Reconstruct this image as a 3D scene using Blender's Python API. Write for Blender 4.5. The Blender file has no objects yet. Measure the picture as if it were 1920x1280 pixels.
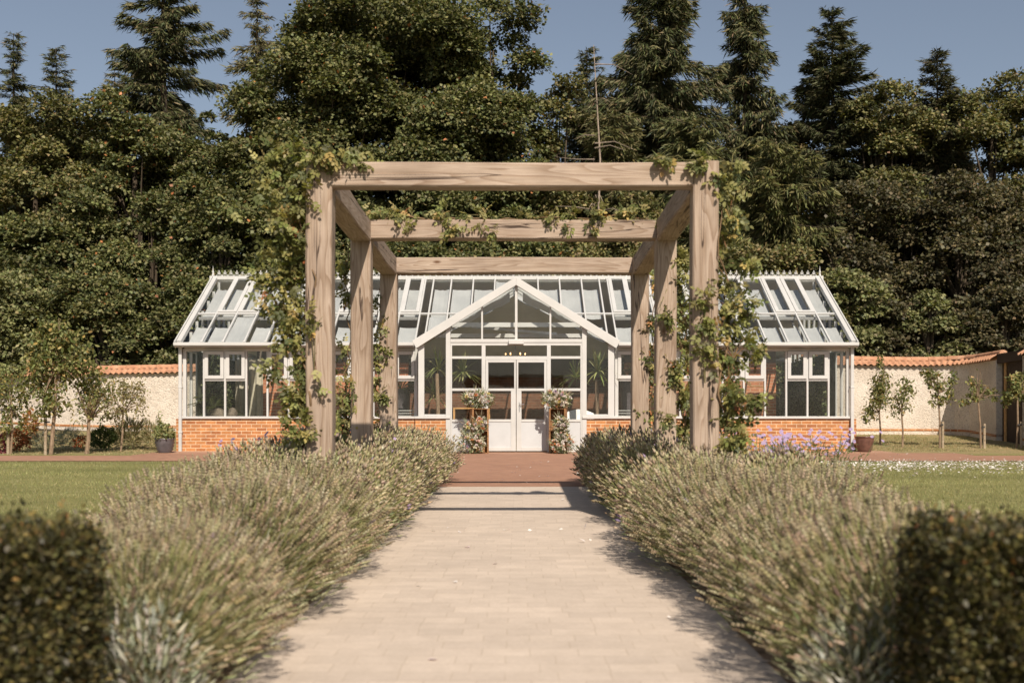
import bpy, bmesh, math, random
import numpy as np
from math import radians, sin, cos, pi, atan2, sqrt
C = bpy.context.scene
col = C.collection
random.seed(4)
# ------------------------------------------------------------------ camera
F = 2200.0                      # focal length in pixels of a 1920 wide picture
CX, CZ = 0.042, 0.95            # camera x and eye height
cd = bpy.data.cameras.new('camera'); cam = bpy.data.objects.new('camera', cd); col.objects.link(cam)
cam.location = (CX, 0, CZ); cam.rotation_euler = (radians(90), 0, 0)
cd.sensor_width = 36; cd.lens = 36 * F / 1920
cd.shift_x = -11.5 / 1920; cd.shift_y = 176 / 1920
cd.clip_start = 0.1; cd.clip_end = 2000
cd.dof.use_dof = True; cd.dof.focus_distance = 19; cd.dof.aperture_fstop = 2.7
C.camera = cam
# ------------------------------------------------------------------ sky and sun
SUN = np.array([0.244, -1.0, 0.88]); SUN /= np.linalg.norm(SUN)
elev = math.asin(SUN[2]); azim = atan2(SUN[0], SUN[1])
w = bpy.data.worlds.new('World'); C.world = w; w.use_nodes = True
nt = w.node_tree; nt.nodes.clear()
sky = nt.nodes.new('ShaderNodeTexSky'); sky.sky_type = 'NISHITA'; sky.sun_disc = False
sky.sun_elevation = elev; sky.sun_rotation = azim; sky.air_density = 1.0; sky.dust_density = 1.2; sky.ozone_density = 1.2
hs = nt.nodes.new('ShaderNodeHueSaturation'); hs.inputs['Saturation'].default_value = 0.72
bg = nt.nodes.new('ShaderNodeBackground'); bg.inputs[1].default_value = 0.069
wo = nt.nodes.new('ShaderNodeOutputWorld')
nt.links.new(sky.outputs[0], hs.inputs['Color']); nt.links.new(hs.outputs[0], bg.inputs[0]); nt.links.new(bg.outputs[0], wo.inputs[0])
sd = bpy.data.lights.new('sun', 'SUN'); sd.energy = 4.8; sd.angle = radians(0.53); sd.color = (1.0, 0.89, 0.755)
so = bpy.data.objects.new('sun', sd); col.objects.link(so)
from mathutils import Vector, Matrix
so.rotation_euler = Vector(SUN).to_track_quat('Z', 'Y').to_euler(); so.location = (10, -20, 30)
C.view_settings.view_transform = 'Standard'; C.view_settings.look = 'None'
C.view_settings.gamma = 1; C.view_settings.exposure = 0.38
C.cycles.transparent_max_bounces = 24; C.cycles.max_bounces = 8; C.cycles.diffuse_bounces = 3; C.cycles.glossy_bounces = 4
C.cycles.transmission_bounces = 8; C.cycles.caustics_reflective = False; C.cycles.caustics_refractive = False
C.cycles.use_denoising = True

# ------------------------------------------------------------------ helpers
def PX(px, D): return CX + (px - 971.5) * D / F
def PZ(py, D): return CZ + (816 - py) * D / F
def G(y):
    """height of the ground, which rises from the camera to the garden wall"""
    if y < 16: return .0195 * y
    if y < 26.2: return .0195 * y + .0078 * (y - 16)
    if y < 34: return .59 + (y - 26.2) * .066
    return .59 + 7.8 * .066 + (y - 34) * .11

def tag(o, label=None, cat=None, group=None, kind=None):
    if label: o['label'] = label
    if cat: o['category'] = cat
    if group: o['group'] = group
    if kind: o['kind'] = kind
    return o
def empty(name, loc, rz=0):
    o = bpy.data.objects.new(name, None); col.objects.link(o); o.location = loc; o.rotation_euler = (0, 0, rz); o.empty_display_size = .2
    return o
def link_local(o, parent):
    """child meshes are written in world coordinates; move them under their thing"""
    if parent is not None:
        o.parent = parent
        m = Matrix.Identity(4); p = parent; chain = []
        while p is not None: chain.append(p); p = p.parent
        for p in reversed(chain): m = m @ p.matrix_basis
        o.matrix_basis = m.inverted() @ o.matrix_basis
    return o

class MB:
    """collects boxes, prisms and tubes into one mesh"""
    def __init__(s): s.v = []; s.f = []
    def add(s, vs, fs):
        k = len(s.v); s.v += [tuple(v) for v in vs]; s.f += [tuple(k + i for i in f) for f in fs]; return s
    def box(s, x0, x1, y0, y1, z0, z1):
        return s.add([(x0,y0,z0),(x1,y0,z0),(x1,y1,z0),(x0,y1,z0),(x0,y0,z1),(x1,y0,z1),(x1,y1,z1),(x0,y1,z1)],
                     [(0,3,2,1),(4,5,6,7),(0,1,5,4),(1,2,6,5),(2,3,7,6),(3,0,4,7)])
    def bar(s, a, b, w, h, up=(0,0,1)):
        """bar of width w (sideways) and height h (along up) centred on a-b"""
        a = Vector(a); b = Vector(b); d = (b - a).normalized(); up = Vector(up)
        sd_ = d.cross(up).normalized(); u = sd_.cross(d).normalized()
        vs = []
        for p in (a, b):
            for i, j in ((-1,-1),(1,-1),(1,1),(-1,1)): vs.append(p + sd_ * (i*w/2) + u * (j*h/2))
        return s.add(vs, [(0,1,2,3),(7,6,5,4),(0,4,5,1),(1,5,6,2),(2,6,7,3),(3,7,4,0)])
    def tube(s, pts, rad, n=7, cap=True):
        pts = [Vector(p) for p in pts]
        if not isinstance(rad, (list, tuple)): rad = [rad]*len(pts)
        vs = []; ref = Vector((.31,.17,.93)) if abs((pts[-1]-pts[0]).normalized().z) < .9 else Vector((1,.1,0))
        for i, p in enumerate(pts):
            d = (pts[min(i+1,len(pts)-1)] - pts[max(i-1,0)]).normalized()
            a = d.cross(ref).normalized(); b = d.cross(a)
            for k in range(n):
                t = 2*pi*k/n; vs.append(p + (a*cos(t)+b*sin(t))*rad[i])
        fs = [(i*n+k, i*n+(k+1)%n, (i+1)*n+(k+1)%n, (i+1)*n+k) for i in range(len(pts)-1) for k in range(n)]
        if cap: fs += [tuple(range(n-1,-1,-1)), tuple((len(pts)-1)*n+k for k in range(n))]
        return s.add(vs, fs)
    def lathe(s, prof, cx, cy, cz, n=24):
        vs = [(cx+r*cos(2*pi*k/n), cy+r*sin(2*pi*k/n), cz+z) for r, z in prof for k in range(n)]
        fs = [(i*n+k, i*n+(k+1)%n, (i+1)*n+(k+1)%n, (i+1)*n+k) for i in range(len(prof)-1) for k in range(n)]
        return s.add(vs, fs)
    def poly(s, pts, thick_vec):
        """flat polygon given thickness"""
        n = len(pts); t = Vector(thick_vec)
        vs = [Vector(p) for p in pts] + [Vector(p)+t for p in pts]
        return s.add(vs, [tuple(range(n)), tuple(range(2*n-1, n-1, -1))] + [(i, i+n, (i+1)%n+n, (i+1)%n) for i in range(n)])
    def build(s, name, m, parent=None, bevel=0, smooth=False):
        me = bpy.data.meshes.new(name); me.from_pydata(s.v, [], s.f)
        bm = bmesh.new(); bm.from_mesh(me); bmesh.ops.recalc_face_normals(bm, faces=bm.faces); bm.to_mesh(me); bm.free()
        me.materials.append(m)
        if smooth: me.polygons.foreach_set('use_smooth', [True]*len(me.polygons))
        o = bpy.data.objects.new(name, me); col.objects.link(o)
        if bevel:
            b = o.modifiers.new('bevel', 'BEVEL'); b.width = bevel; b.segments = 2; b.limit_method = 'ANGLE'
        return link_local(o, parent)

class FM:
    """large meshes of many small faces, with one colour per leaf"""
    def __init__(s): s.V = []; s.P = []; s.K = []; s.Co = []; s.n = 0
    def add(s, V, Fc, colr):
        V = np.asarray(V, np.float32).reshape(-1,3); Fc = np.asarray(Fc, np.int64)
        colr = np.asarray(colr, np.float32)
        if colr.ndim == 1: colr = np.tile(colr, (len(V),1))
        s.V.append(V); s.P.append((Fc + s.n).ravel()); s.K.append(np.full(len(Fc), Fc.shape[1])); s.Co.append(colr); s.n += len(V)
        return s
    def leaves(s, tv, tf, pos, d, nrm, size, colr, wide=None):
        """template tv/tf placed at pos with its x axis along d and z axis near nrm"""
        pos = np.asarray(pos); N = len(pos)
        if N == 0: return s
        d = d / (np.linalg.norm(d, axis=1, keepdims=True) + 1e-9)
        b = np.cross(nrm, d); b /= (np.linalg.norm(b, axis=1, keepdims=True) + 1e-9)
        n = np.cross(d, b); size = np.broadcast_to(np.asarray(size, float), (N,))
        tv = np.asarray(tv, float); wd = size if wide is None else size*wide
        V = (pos[:,None,:] + size[:,None,None]*(tv[None,:,0,None]*d[:,None,:] + tv[None,:,2,None]*n[:,None,:]) + wd[:,None,None]*tv[None,:,1,None]*b[:,None,:])
        tf = np.asarray(tf); k = len(tv)
        Fc = (tf[None,:,:] + (np.arange(N)*k)[:,None,None]).reshape(-1, tf.shape[1])
        colr = np.asarray(colr); colr = np.broadcast_to(colr, (N,3)) if colr.ndim == 1 else colr
        s.add(V.reshape(-1,3), Fc, np.repeat(colr, k, axis=0)); return s
    def tube(s, pts, rad, colr, n=5):
        m = MB(); m.tube(pts, rad, n, cap=False); return s.add(m.v, m.f, colr)
    def arrays(s):
        return np.concatenate(s.V), np.concatenate(s.P), np.concatenate(s.K), np.concatenate(s.Co)
    def merge(s, arr, M3, off):
        V, P, K, Co = arr
        s.V.append((V @ M3.T + off).astype(np.float32)); s.P.append(P + s.n); s.K.append(K); s.Co.append(Co); s.n += len(V)
    def build(s, name, m, parent=None, smooth=False):
        V, P, K, Co = s.arrays()
        me = bpy.data.meshes.new(name)
        me.vertices.add(len(V)); me.vertices.foreach_set('co', V.ravel())
        me.loops.add(len(P)); me.loops.foreach_set('vertex_index', P.astype(np.int32))
        me.polygons.add(len(K)); st = np.concatenate([[0], np.cumsum(K)[:-1]]).astype(np.int32)
        me.polygons.foreach_set('loop_start', st)
        try: me.polygons.foreach_set('loop_total', K.astype(np.int32))
        except Exception: pass
        if smooth: me.polygons.foreach_set('use_smooth', np.ones(len(K), bool))
        a = me.color_attributes.new('col', 'FLOAT_COLOR', 'POINT')
        a.data.foreach_set('color', np.concatenate([Co, np.ones((len(Co),1), np.float32)], axis=1).astype(np.float32).ravel())
        me.update(calc_edges=True); me.materials.append(m)
        o = bpy.data.objects.new(name, me); col.objects.link(o)
        return link_local(o, parent)
def norm(a): return a / (np.linalg.norm(a, axis=-1, keepdims=True) + 1e-9)
def rv(R, n): return norm(R.normal(size=(n,3)))
def pick(R, pal, n, wts=None, jit=.18):
    pal = np.array(pal, float)
    if wts is not None: wts = np.array((list(wts)+[1]*len(pal))[:len(pal)], float); wts /= wts.sum()
    i = R.choice(len(pal), n, p=wts)
    return np.clip(pal[i] * (1 + R.normal(0, jit, (n,1))) * (1 + R.normal(0, jit*.3, (n,3))), .002, .95)
DIA_V = [(0,0,0),(.5,.32,.07),(1,0,-.06),(.5,-.32,.07)]; DIA_F = [(0,1,2,3)]
OV_V = [(0,0,0),(.28,.25,.05),(.66,.23,.04),(1,0,-.1),(.66,-.23,.04),(.28,-.25,.05),(.3,0,0),(.68,0,-.02)]
OV_F = [(0,6,1),(6,7,2),(6,2,1),(7,3,2),(0,5,6),(6,5,4),(6,4,7),(7,4,3)]
NAR_V = [(0,.06,0),(.5,.09,.03),(1,0,0),(.5,-.09,.03),(0,-.06,0)]; NAR_F = [(0,1,2,3,4)]
DIB_V = [(0,0,0),(.48,.44,.10),(1,0,-.06),(.42,-.44,.10)]
def lobed():
    """five pointed maple leaf, flat, folded at the middle"""
    a = [(0,0)] + [(x, y) for x, y in ((.1,.28),(.32,.22),(.55,.5),(.6,.2),(1,0),(.6,-.2),(.55,-.5),(.32,-.22),(.1,-.28))]
    V = [(x, y, .1*abs(y)) for x, y in a]
    return V, [(0,i,i+1) for i in range(1,9)]
LOB_V, LOB_F = lobed()
def spray(k=5):
    """compound leaf: a stalk with k oval leaflets"""
    V = []; Fc = []
    for i in range(k):
        if i == k-1: o, ang = (1.0, 0), 0
        else:
            o = (.25 + .38*(i//2), 0); ang = radians(58) * (1 if i % 2 else -1)
        b = len(V)
        for x, y, z in OV_V: V.append((o[0] + .55*(x*cos(ang)-y*sin(ang)*1.15), .55*(x*sin(ang)+y*cos(ang)*1.15), .55*z - .12*x*abs(sin(ang))))
        Fc += [tuple(b+j for j in f) for f in OV_F]
    b = len(V); V += [(0,.008,0),(0,-.008,0),(1.05,0,0)]; Fc.append((b,b+1,b+2))
    return V, Fc
SPR_V, SPR_F = spray()

# ------------------------------------------------------------------ materials
class N:
    def __init__(s, name):
        s.m = bpy.data.materials.new(name); s.m.use_nodes = True; s.t = s.m.node_tree; s.b = s.t.nodes['Principled BSDF']; s.o = s.t.nodes['Material Output']
    def n(s, typ, **kw):
        x = s.t.nodes.new('ShaderNode' + typ)
        for k, v in kw.items():
            if k.startswith('i_'): x.inputs[k[2:].replace('_', ' ')].default_value = v
            elif k.startswith('j'): x.inputs[int(k[1:])].default_value = v
            else: setattr(x, k, v)
        return x
    def l(s, a, b): s.t.links.new(a, b)
    def coord(s, scale=(1,1,1), which='Object', rnd=False):
        tc = s.n('TexCoord'); mp = s.n('Mapping'); mp.inputs['Scale'].default_value = scale
        src = tc.outputs[which]
        if rnd:
            oi = s.n('ObjectInfo'); ml = s.n('Math', operation='MULTIPLY', j1=37.0); ad = s.n('VectorMath', operation='ADD')
            s.l(oi.outputs['Random'], ml.inputs[0]); s.l(src, ad.inputs[0]); s.l(ml.outputs[0], ad.inputs[1]); src = ad.outputs[0]
        s.l(src, mp.inputs[0]); return mp.outputs[0]
    def noise(s, vec, scale, detail=4, rough=.55, dist=0):
        x = s.n('TexNoise', i_Scale=scale, i_Detail=detail, i_Roughness=rough, i_Distortion=dist)
        s.l(vec, x.inputs['Vector']); return x.outputs['Fac']
    def ramp(s, fac, stops):
        x = s.n('ValToRGB'); e = x.color_ramp.elements
        while len(e) < len(stops): e.new(.5)
        for i, (p, c) in enumerate(stops): e[i].position = p; e[i].color = (*c, 1) if len(c) == 3 else c
        s.l(fac, x.inputs[0]); return x.outputs[0]
    def mix(s, f, a, b, mode='MIX'):
        x = s.n('Mix', data_type='RGBA', blend_type=mode)
        for v, i in ((f, 0), (a, 6), (b, 7)):
            if hasattr(v, 'is_output'): s.l(v, x.inputs[i])
            else: x.inputs[i].default_value = v if i == 0 else (*v, 1)
        return x.outputs[2]
    def bump(s, h, strength=.3, dist=.01, prev=None):
        x = s.n('Bump', i_Strength=strength, i_Distance=dist); s.l(h, x.inputs['Height'])
        if prev is not None: s.l(prev, x.inputs['Normal'])
        s.l(x.outputs[0], s.b.inputs['Normal']); return x.outputs[0]
    def col(s, c, rough=.6, spec=.4):
        if hasattr(c, 'is_output'): s.l(c, s.b.inputs['Base Color'])
        else: s.b.inputs['Base Color'].default_value = (*c, 1)
        s.b.inputs['Roughness'].default_value = rough; s.b.inputs['Specular IOR Level'].default_value = spec
        return s.m

def m_leaf(name, trans=.3, rough=.5, spec=.35, tint=(1.25,1.3,.6)):
    k = N(name); a = k.n('Attribute', attribute_name='col'); k.col(a.outputs['Color'], rough, spec)
    tr = k.n('BsdfTranslucent'); k.l(k.mix(1.0, a.outputs['Color'], tint, 'MULTIPLY'), tr.inputs[0])
    mx = k.n('MixShader', j0=trans); k.l(k.b.outputs[0], mx.inputs[1]); k.l(tr.outputs[0], mx.inputs[2]); k.l(mx.outputs[0], k.o.inputs[0])
    return k.m
M_LEAF = m_leaf('foliage'); M_TREE = m_leaf('tree foliage', .22, .55, .3); M_NEEDLE = m_leaf('needles', .12, .6, .25)
M_LAV = m_leaf('lavender', .15, .8, .1, (1.1,1.1,.9)); M_PETAL = m_leaf('petals', .25, .6, .2, (1,1,1))

def m_bark():
    k = N('bark'); v = k.coord((1,1,.25)); n1 = k.noise(v, 14, 6, .65)
    c = k.ramp(n1, [(.3,(.035,.027,.02)),(.7,(.11,.085,.06))]); k.bump(n1, .6, .02); return k.col(c, .9, .1)
M_BARK = m_bark()
def m_pale_bark():
    k = N('young bark'); v = k.coord((1,1,.4)); n1 = k.noise(v, 30, 5)
    k.bump(n1, .4, .004); return k.col(k.ramp(n1, [(.3,(.15,.10,.065)),(.7,(.30,.22,.15))]), .85, .15)
M_YBARK = m_pale_bark()

def m_white(name, c=(.505,.50,.485), rough=.38):
    k = N(name); v = k.coord(); n1 = k.noise(v, 3, 5, .6); n2 = k.noise(v, 40, 3)
    d = k.ramp(n1, [(.3,tuple(x*.90 for x in c)),(.65,c)]); k.bump(n2, .06, .002); return k.col(d, rough, .4)
M_WHITE = m_white('white painted aluminium'); M_PANEL = m_white('white door panel', (.50,.51,.52), .45)
def m_brick(name, c1=(.46,.21,.085), c2=(.27,.10,.045), mortar=(.58,.47,.34)):
    k = N(name); tc = k.n('TexCoord'); sp = k.n('SeparateXYZ'); k.l(tc.outputs['Object'], sp.inputs[0])
    ad = k.n('Math', operation='ADD'); k.l(sp.outputs[0], ad.inputs[0]); k.l(sp.outputs[1], ad.inputs[1])
    cb = k.n('CombineXYZ'); k.l(ad.outputs[0], cb.inputs[0]); k.l(sp.outputs[2], cb.inputs[1])
    nz = k.noise(cb.outputs[0], 20, 3); off = k.n('VectorMath', operation='MULTIPLY_ADD'); k.l(nz, off.inputs[0]); off.inputs[1].default_value = (.006,.006,0); k.l(cb.outputs[0], off.inputs[2])
    br = k.n('TexBrick', offset=.5); k.l(off.outputs[0], br.inputs['Vector'])
    for a, b in (('Scale',1),('Mortar Size',.0065),('Mortar Smooth',.2),('Bias',-.2),('Brick Width',.225),('Row Height',.075)): br.inputs[a].default_value = b
    br.inputs['Color1'].default_value = (*c1,1); br.inputs['Color2'].default_value = (*c2,1); br.inputs['Mortar'].default_value = (*mortar,1)
    v = k.noise(cb.outputs[0], 5.5, 6, .7); vv = k.ramp(v, [(.3,(.62,.60,.58)),(.7,(1.25,1.22,1.15))])
    c = k.mix(.8, br.outputs[0], vv, 'MULTIPLY'); f = k.noise(cb.outputs[0], 90, 3); 
    b1 = k.bump(br.outputs['Fac'], -.5, .006); k.bump(f, .3, .003, b1)
    return k.col(c, .85, .2)
M_BRICK = m_brick('orange red brick')
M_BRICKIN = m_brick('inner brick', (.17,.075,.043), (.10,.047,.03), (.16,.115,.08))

def m_wood(name, a=(.31,.24,.19), b=(.47,.38,.31), dark=(.06,.04,.03)):
    k = N(name); v = k.coord((1,1,1), rnd=True)
    # wide cathedral figure: rings of a stretched, distorted field
    mp = k.n('Mapping'); mp.inputs['Scale'].default_value = (.55,6.5,6.5); k.l(v, mp.inputs[0])
    base = k.noise(mp.outputs[0], 1.0, 2, .45, .4)
    ml = k.n('Math', operation='MULTIPLY', j1=16.0); k.l(base, ml.inputs[0]); fr = k.n('Math', operation='FRACT'); k.l(ml.outputs[0], fr.inputs[0])
    ring = k.ramp(fr.outputs[0], [(0,(1,1,1)),(.55,(.86,.84,.80)),(.93,(.58,.50,.42)),(1,(1,1,1))])
    mp2 = k.n('Mapping'); mp2.inputs['Scale'].default_value = (3,70,70); k.l(v, mp2.inputs[0]); fine = k.noise(mp2.outputs[0], 1, 5, .7)
    big = k.noise(v, 1.3, 4, .6)
    c = k.ramp(big, [(.3,a),(.7,b)]); c = k.mix(.75, c, ring, 'MULTIPLY')
    c = k.mix(.6, c, k.ramp(fine, [(.3,(.55,.50,.46)),(.7,(1.22,1.20,1.17))]), 'MULTIPLY')
    # knots
    mk = k.n('Mapping'); mk.inputs['Scale'].default_value = (1.5,3.6,3.6); k.l(v, mk.inputs[0])
    vo = k.n('TexVoronoi', i_Scale=1.15, i_Randomness=1.0); k.l(mk.outputs[0], vo.inputs['Vector'])
    kn = k.ramp(vo.outputs['Distance'], [(.035,(1,1,1)),(.10,(0,0,0))]); c = k.mix(kn, c, (.13,.07,.04))
    # drying cracks along the grain
    mc = k.n('Mapping'); mc.inputs['Scale'].default_value = (.45,9,9); k.l(v, mc.inputs[0]); cr = k.noise(mc.outputs[0], 1.0, 3, .5, .3)
    ab = k.n('Math', operation='SUBTRACT', j1=.615); k.l(cr, ab.inputs[0]); aa = k.n('Math', operation='ABSOLUTE'); k.l(ab.outputs[0], aa.inputs[0])
    ck = k.ramp(aa.outputs[0], [(.006,(1,1,1)),(.013,(0,0,0))]); c = k.mix(ck, c, dark)
    b1 = k.bump(fine, .35, .003); b2 = k.bump(fr.outputs[0], .08, .003, b1); k.bump(ck, -.8, .012, b2)
    return k.col(c, .8, .2)
M_WOOD = m_wood('weathered oak timber')
M_CRATE = m_wood('old crate wood', (.24,.12,.055), (.42,.24,.12)); M_STAKE = m_wood('stake wood', (.30,.24,.17), (.48,.41,.31))

def m_glass(name='window glass', tint=(.975,.985,.98), refl=.05):
    k = N(name); k.t.nodes.remove(k.b)
    tr = k.n('BsdfTransparent'); tr.inputs[0].default_value = (*tint,1); gl = k.n('BsdfGlossy', i_Roughness=.012)
    v = k.coord(); nz = k.noise(v, 1.6, 2, .4); bp = k.n('Bump', i_Strength=.12, i_Distance=.01); k.l(nz, bp.inputs['Height']); k.l(bp.outputs[0], gl.inputs['Normal'])
    lw = k.n('LayerWeight', i_Blend=.5); pw_ = k.n('Math', operation='POWER', j1=4.5); k.l(lw.outputs['Facing'], pw_.inputs[0]); ad = k.n('Math', operation='MULTIPLY_ADD', j1=.6, j2=refl*.5); k.l(pw_.outputs[0], ad.inputs[0])
    mx = k.n('MixShader'); k.l(ad.outputs[0], mx.inputs[0]); k.l(tr.outputs[0], mx.inputs[1]); k.l(gl.outputs[0], mx.inputs[2])
    df = k.n('BsdfDiffuse'); df.inputs[0].default_value = (.6,.58,.53,1)
    n2 = k.noise(v, 2.2, 5, .65); dm = k.n('MapRange'); dm.inputs[1].default_value = .45; dm.inputs[2].default_value = .8; dm.inputs[3].default_value = .0; dm.inputs[4].default_value = .010; k.l(n2, dm.inputs[0])
    m2 = k.n('MixShader'); k.l(dm.outputs[0], m2.inputs[0]); k.l(mx.outputs[0], m2.inputs[1]); k.l(df.outputs[0], m2.inputs[2]); k.l(m2.outputs[0], k.o.inputs[0])
    return k.m
M_GLASS = m_glass()
def m_blind():
    k = N('blind fabric'); v = k.coord(); n1 = k.noise(v, 1.5, 3); c = k.ramp(n1, [(.3,(.40,.405,.41)),(.7,(.50,.50,.50))]); k.col(c, .9, .1)
    n2 = k.noise(v, 5, 3); k.bump(n2, .5, .02)
    tr = k.n('BsdfTranslucent'); tr.inputs[0].default_value = (.55,.52,.47,1); mx = k.n('MixShader', j0=.10)
    k.l(k.b.outputs[0], mx.inputs[1]); k.l(tr.outputs[0], mx.inputs[2]); k.l(mx.outputs[0], k.o.inputs[0]); return k.m
M_BLIND = m_blind()
def m_plain(name, c, rough=.6, spec=.4, var=.15, sc=8, bump=.1, metal=0):
    k = N(name); v = k.coord(); n1 = k.noise(v, sc, 5, .6)
    cc = k.ramp(n1, [(.3,tuple(x*(1-var) for x in c)),(.7,tuple(min(.95,x*(1+var)) for x in c))]); k.bump(n1, bump, .005)
    k.b.inputs['Metallic'].default_value = metal; return k.col(cc, rough, spec)
M_CURT = m_plain('linen curtain', (.46,.42,.33), .9, .1); M_DARK = m_plain('dark metal', (.03,.03,.03), .5); M_STEEL = m_plain('brushed steel', (.6,.6,.6), .3, .5, metal=1)
M_PLASTER = m_plain('pale plaster', (.15,.125,.10), .9, .1, .12, 2); M_REAR = m_plain('rear roof panel', (.74,.74,.68), .8, .1, .1, 2)
M_FLOOR = m_plain('stone floor', (.13,.105,.085), .7, .3, .2, 5)
M_POT1 = m_plain('dark glazed pot', (.085,.075,.08), .3, .5, .3, 6); M_POT2 = m_plain('brown glazed pot', (.12,.06,.045), .28, .5, .35, 10)
M_SOIL = m_plain('soil', (.30,.20,.125), .95, .1, .45, 18, .9)
M_GREYM = m_plain('grey metal grille', (.28,.28,.27), .5)
M_LINEN = m_plain('white linen', (.70,.69,.68), .9, .1)

def m_flint():
    k = N('flint and lime wall'); v = k.coord(); vo = k.n('TexVoronoi', i_Scale=11, i_Randomness=1); k.l(v, vo.inputs['Vector'])
    n1 = k.noise(v, 1.4, 6, .6); n2 = k.noise(v, 22, 6, .7)
    c = k.ramp(n1, [(.3,(.58,.50,.42)),(.7,(.78,.71,.62))])
    fl = k.ramp(n2, [(.34,(.50,.46,.43)),(.44,(.95,.95,.95)),(.75,(1.12,1.11,1.08))]); c = k.mix(.85, c, fl, 'MULTIPLY')
    fd = k.ramp(vo.outputs['Distance'], [(.05,(.62,.60,.58)),(.3,(1.05,1.05,1.05))]); c = k.mix(.6, c, fd, 'MULTIPLY')
    b1 = k.bump(vo.outputs['Distance'], -.9, .06); k.bump(n2, 1.0, .06, b1); return k.col(c, .95, .1)
M_FLINT = m_flint()
def m_tile():
    k = N('clay coping tile'); v = k.coord(); n1 = k.noise(v, 4.5, 6, .7); n2 = k.noise(v, 30, 4)
    c = k.ramp(n1, [(.28,(.22,.14,.10)),(.45,(.40,.20,.115)),(.62,(.48,.27,.165)),(.8,(.52,.40,.30))]); k.bump(n2, .3, .006); return k.col(c, .85, .2)
M_TILE = m_tile()

def m_lawn():
    k = N('lawn'); v = k.coord(); n1 = k.noise(v, .5, 4, .6); n2 = k.noise(v, 45, 5, .75); n3 = k.noise(v, 3.5, 5, .65)
    c = k.ramp(n1, [(.3,(.20,.20,.085)),(.7,(.29,.275,.13))]); c = k.mix(.6, c, k.ramp(n3, [(.3,(.7,.75,.62)),(.7,(1.25,1.18,1.1))]), 'MULTIPLY')
    c = k.mix(.9, c, k.ramp(n2, [(.3,(.55,.58,.5)),(.7,(1.35,1.32,1.2))]), 'MULTIPLY')
    sp = k.n('SeparateXYZ'); k.l(v, sp.inputs[0]); mr = k.n('MapRange'); mr.inputs[1].default_value = 24.4; mr.inputs[2].default_value = 25.6; k.l(sp.outputs[1], mr.inputs[0])
    dry = k.ramp(n3, [(.35,(.40,.29,.17)),(.60,(.27,.245,.12))]); c = k.mix(mr.outputs[0], c, k.mix(.8, dry, k.ramp(n2, [(.3,(.6,.6,.55)),(.7,(1.3,1.25,1.2))]), 'MULTIPLY'))
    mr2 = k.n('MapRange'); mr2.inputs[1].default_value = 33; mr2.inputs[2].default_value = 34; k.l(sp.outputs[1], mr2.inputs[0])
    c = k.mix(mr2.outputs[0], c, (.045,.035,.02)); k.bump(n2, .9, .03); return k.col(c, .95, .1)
M_LAWN = m_lawn()
def m_pave(name, wd, rh, c1, c2, mort, rot=0, vary=.5, msz=.005, msm=.4, off=.5, sq=None, lo=.80, hi=1.12):
    k = N(name); v = k.coord(); mp = k.n('Mapping'); mp.inputs['Rotation'].default_value = (0,0,rot); k.l(v, mp.inputs[0])
    nz = k.noise(v, 7, 3); o = k.n('VectorMath', operation='MULTIPLY_ADD'); k.l(nz, o.inputs[0]); o.inputs[1].default_value = (.012,.012,0); k.l(mp.outputs[0], o.inputs[2])
    br = k.n('TexBrick', offset=off, squash=1.35 if sq else 1, squash_frequency=sq or 2); k.l(o.outputs[0], br.inputs['Vector'])
    for a, b in (('Scale',1),('Mortar Size',msz),('Mortar Smooth',msm),('Bias',0),('Brick Width',wd),('Row Height',rh)): br.inputs[a].default_value = b
    br.inputs['Color1'].default_value = (*c1,1); br.inputs['Color2'].default_value = (*c2,1); br.inputs['Mortar'].default_value = (*mort,1)
    n1 = k.noise(v, 1.1, 5, .6); n2 = k.noise(v, 60, 5, .7); n3 = k.noise(v, 9, 4)
    c = k.mix(vary, br.outputs[0], k.ramp(n1, [(.3,(lo,lo,lo)),(.7,(hi,hi,hi))]), 'MULTIPLY')
    c = k.mix(.35, c, k.ramp(n2, [(.3,(.75,.74,.72)),(.7,(1.2,1.2,1.2))]), 'MULTIPLY'); c = k.mix(.3, c, k.ramp(n3, [(.3,(.8,.78,.75)),(.7,(1.15,1.15,1.15))]), 'MULTIPLY')
    b1 = k.bump(br.outputs['Fac'], -.35, .005); k.bump(n2, .25, .003, b1); return k.col(c, .85, .2)
M_PATH = m_pave('pale block paving', .19, .142, (.565,.475,.395), (.50,.42,.35), (.45,.37,.295), sq=3, msz=.003, vary=.7, lo=.86, hi=1.08)
M_TERR = m_pave('terracotta brick paving', .21, .075, (.375,.205,.135), (.30,.16,.108), (.33,.22,.155), rot=pi/4)
M_TERR2 = m_pave('pale red paving band', .21, .075, (.43,.25,.17), (.38,.22,.15), (.38,.27,.2))

# ------------------------------------------------------------------ ground, path, terrace
YS = sorted(set([-6, 0, 16, 26.2, 34] + [round(-6 + i*.8, 2) for i in range(130)] + [110, 130, 160, 200]))
def sheet(name, x0, x1, y0, y1, dz, m, nx=2, kind='structure'):
    ys = [y0] + [y for y in YS if y0 < y < y1] + [y1]; mb = MB()
    V = [(x0 + (x1-x0)*i/nx, y, G(y)+dz) for y in ys for i in range(nx+1)]
    Fc = [(j*(nx+1)+i, j*(nx+1)+i+1, (j+1)*(nx+1)+i+1, (j+1)*(nx+1)+i) for j in range(len(ys)-1) for i in range(nx)]
    mb.add(V, Fc); o = mb.build(name, m); return tag(o, kind=kind)
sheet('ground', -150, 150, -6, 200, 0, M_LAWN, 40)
sheet('path', -.98, .98, -6, 14.9, .010, M_PATH)
sheet('soil_strip', -2.3, -.984, 3.2, 16.9, .006, M_SOIL); sheet('soil_strip', .984, 2.3, 3.2, 16.9, .006, M_SOIL)
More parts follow.
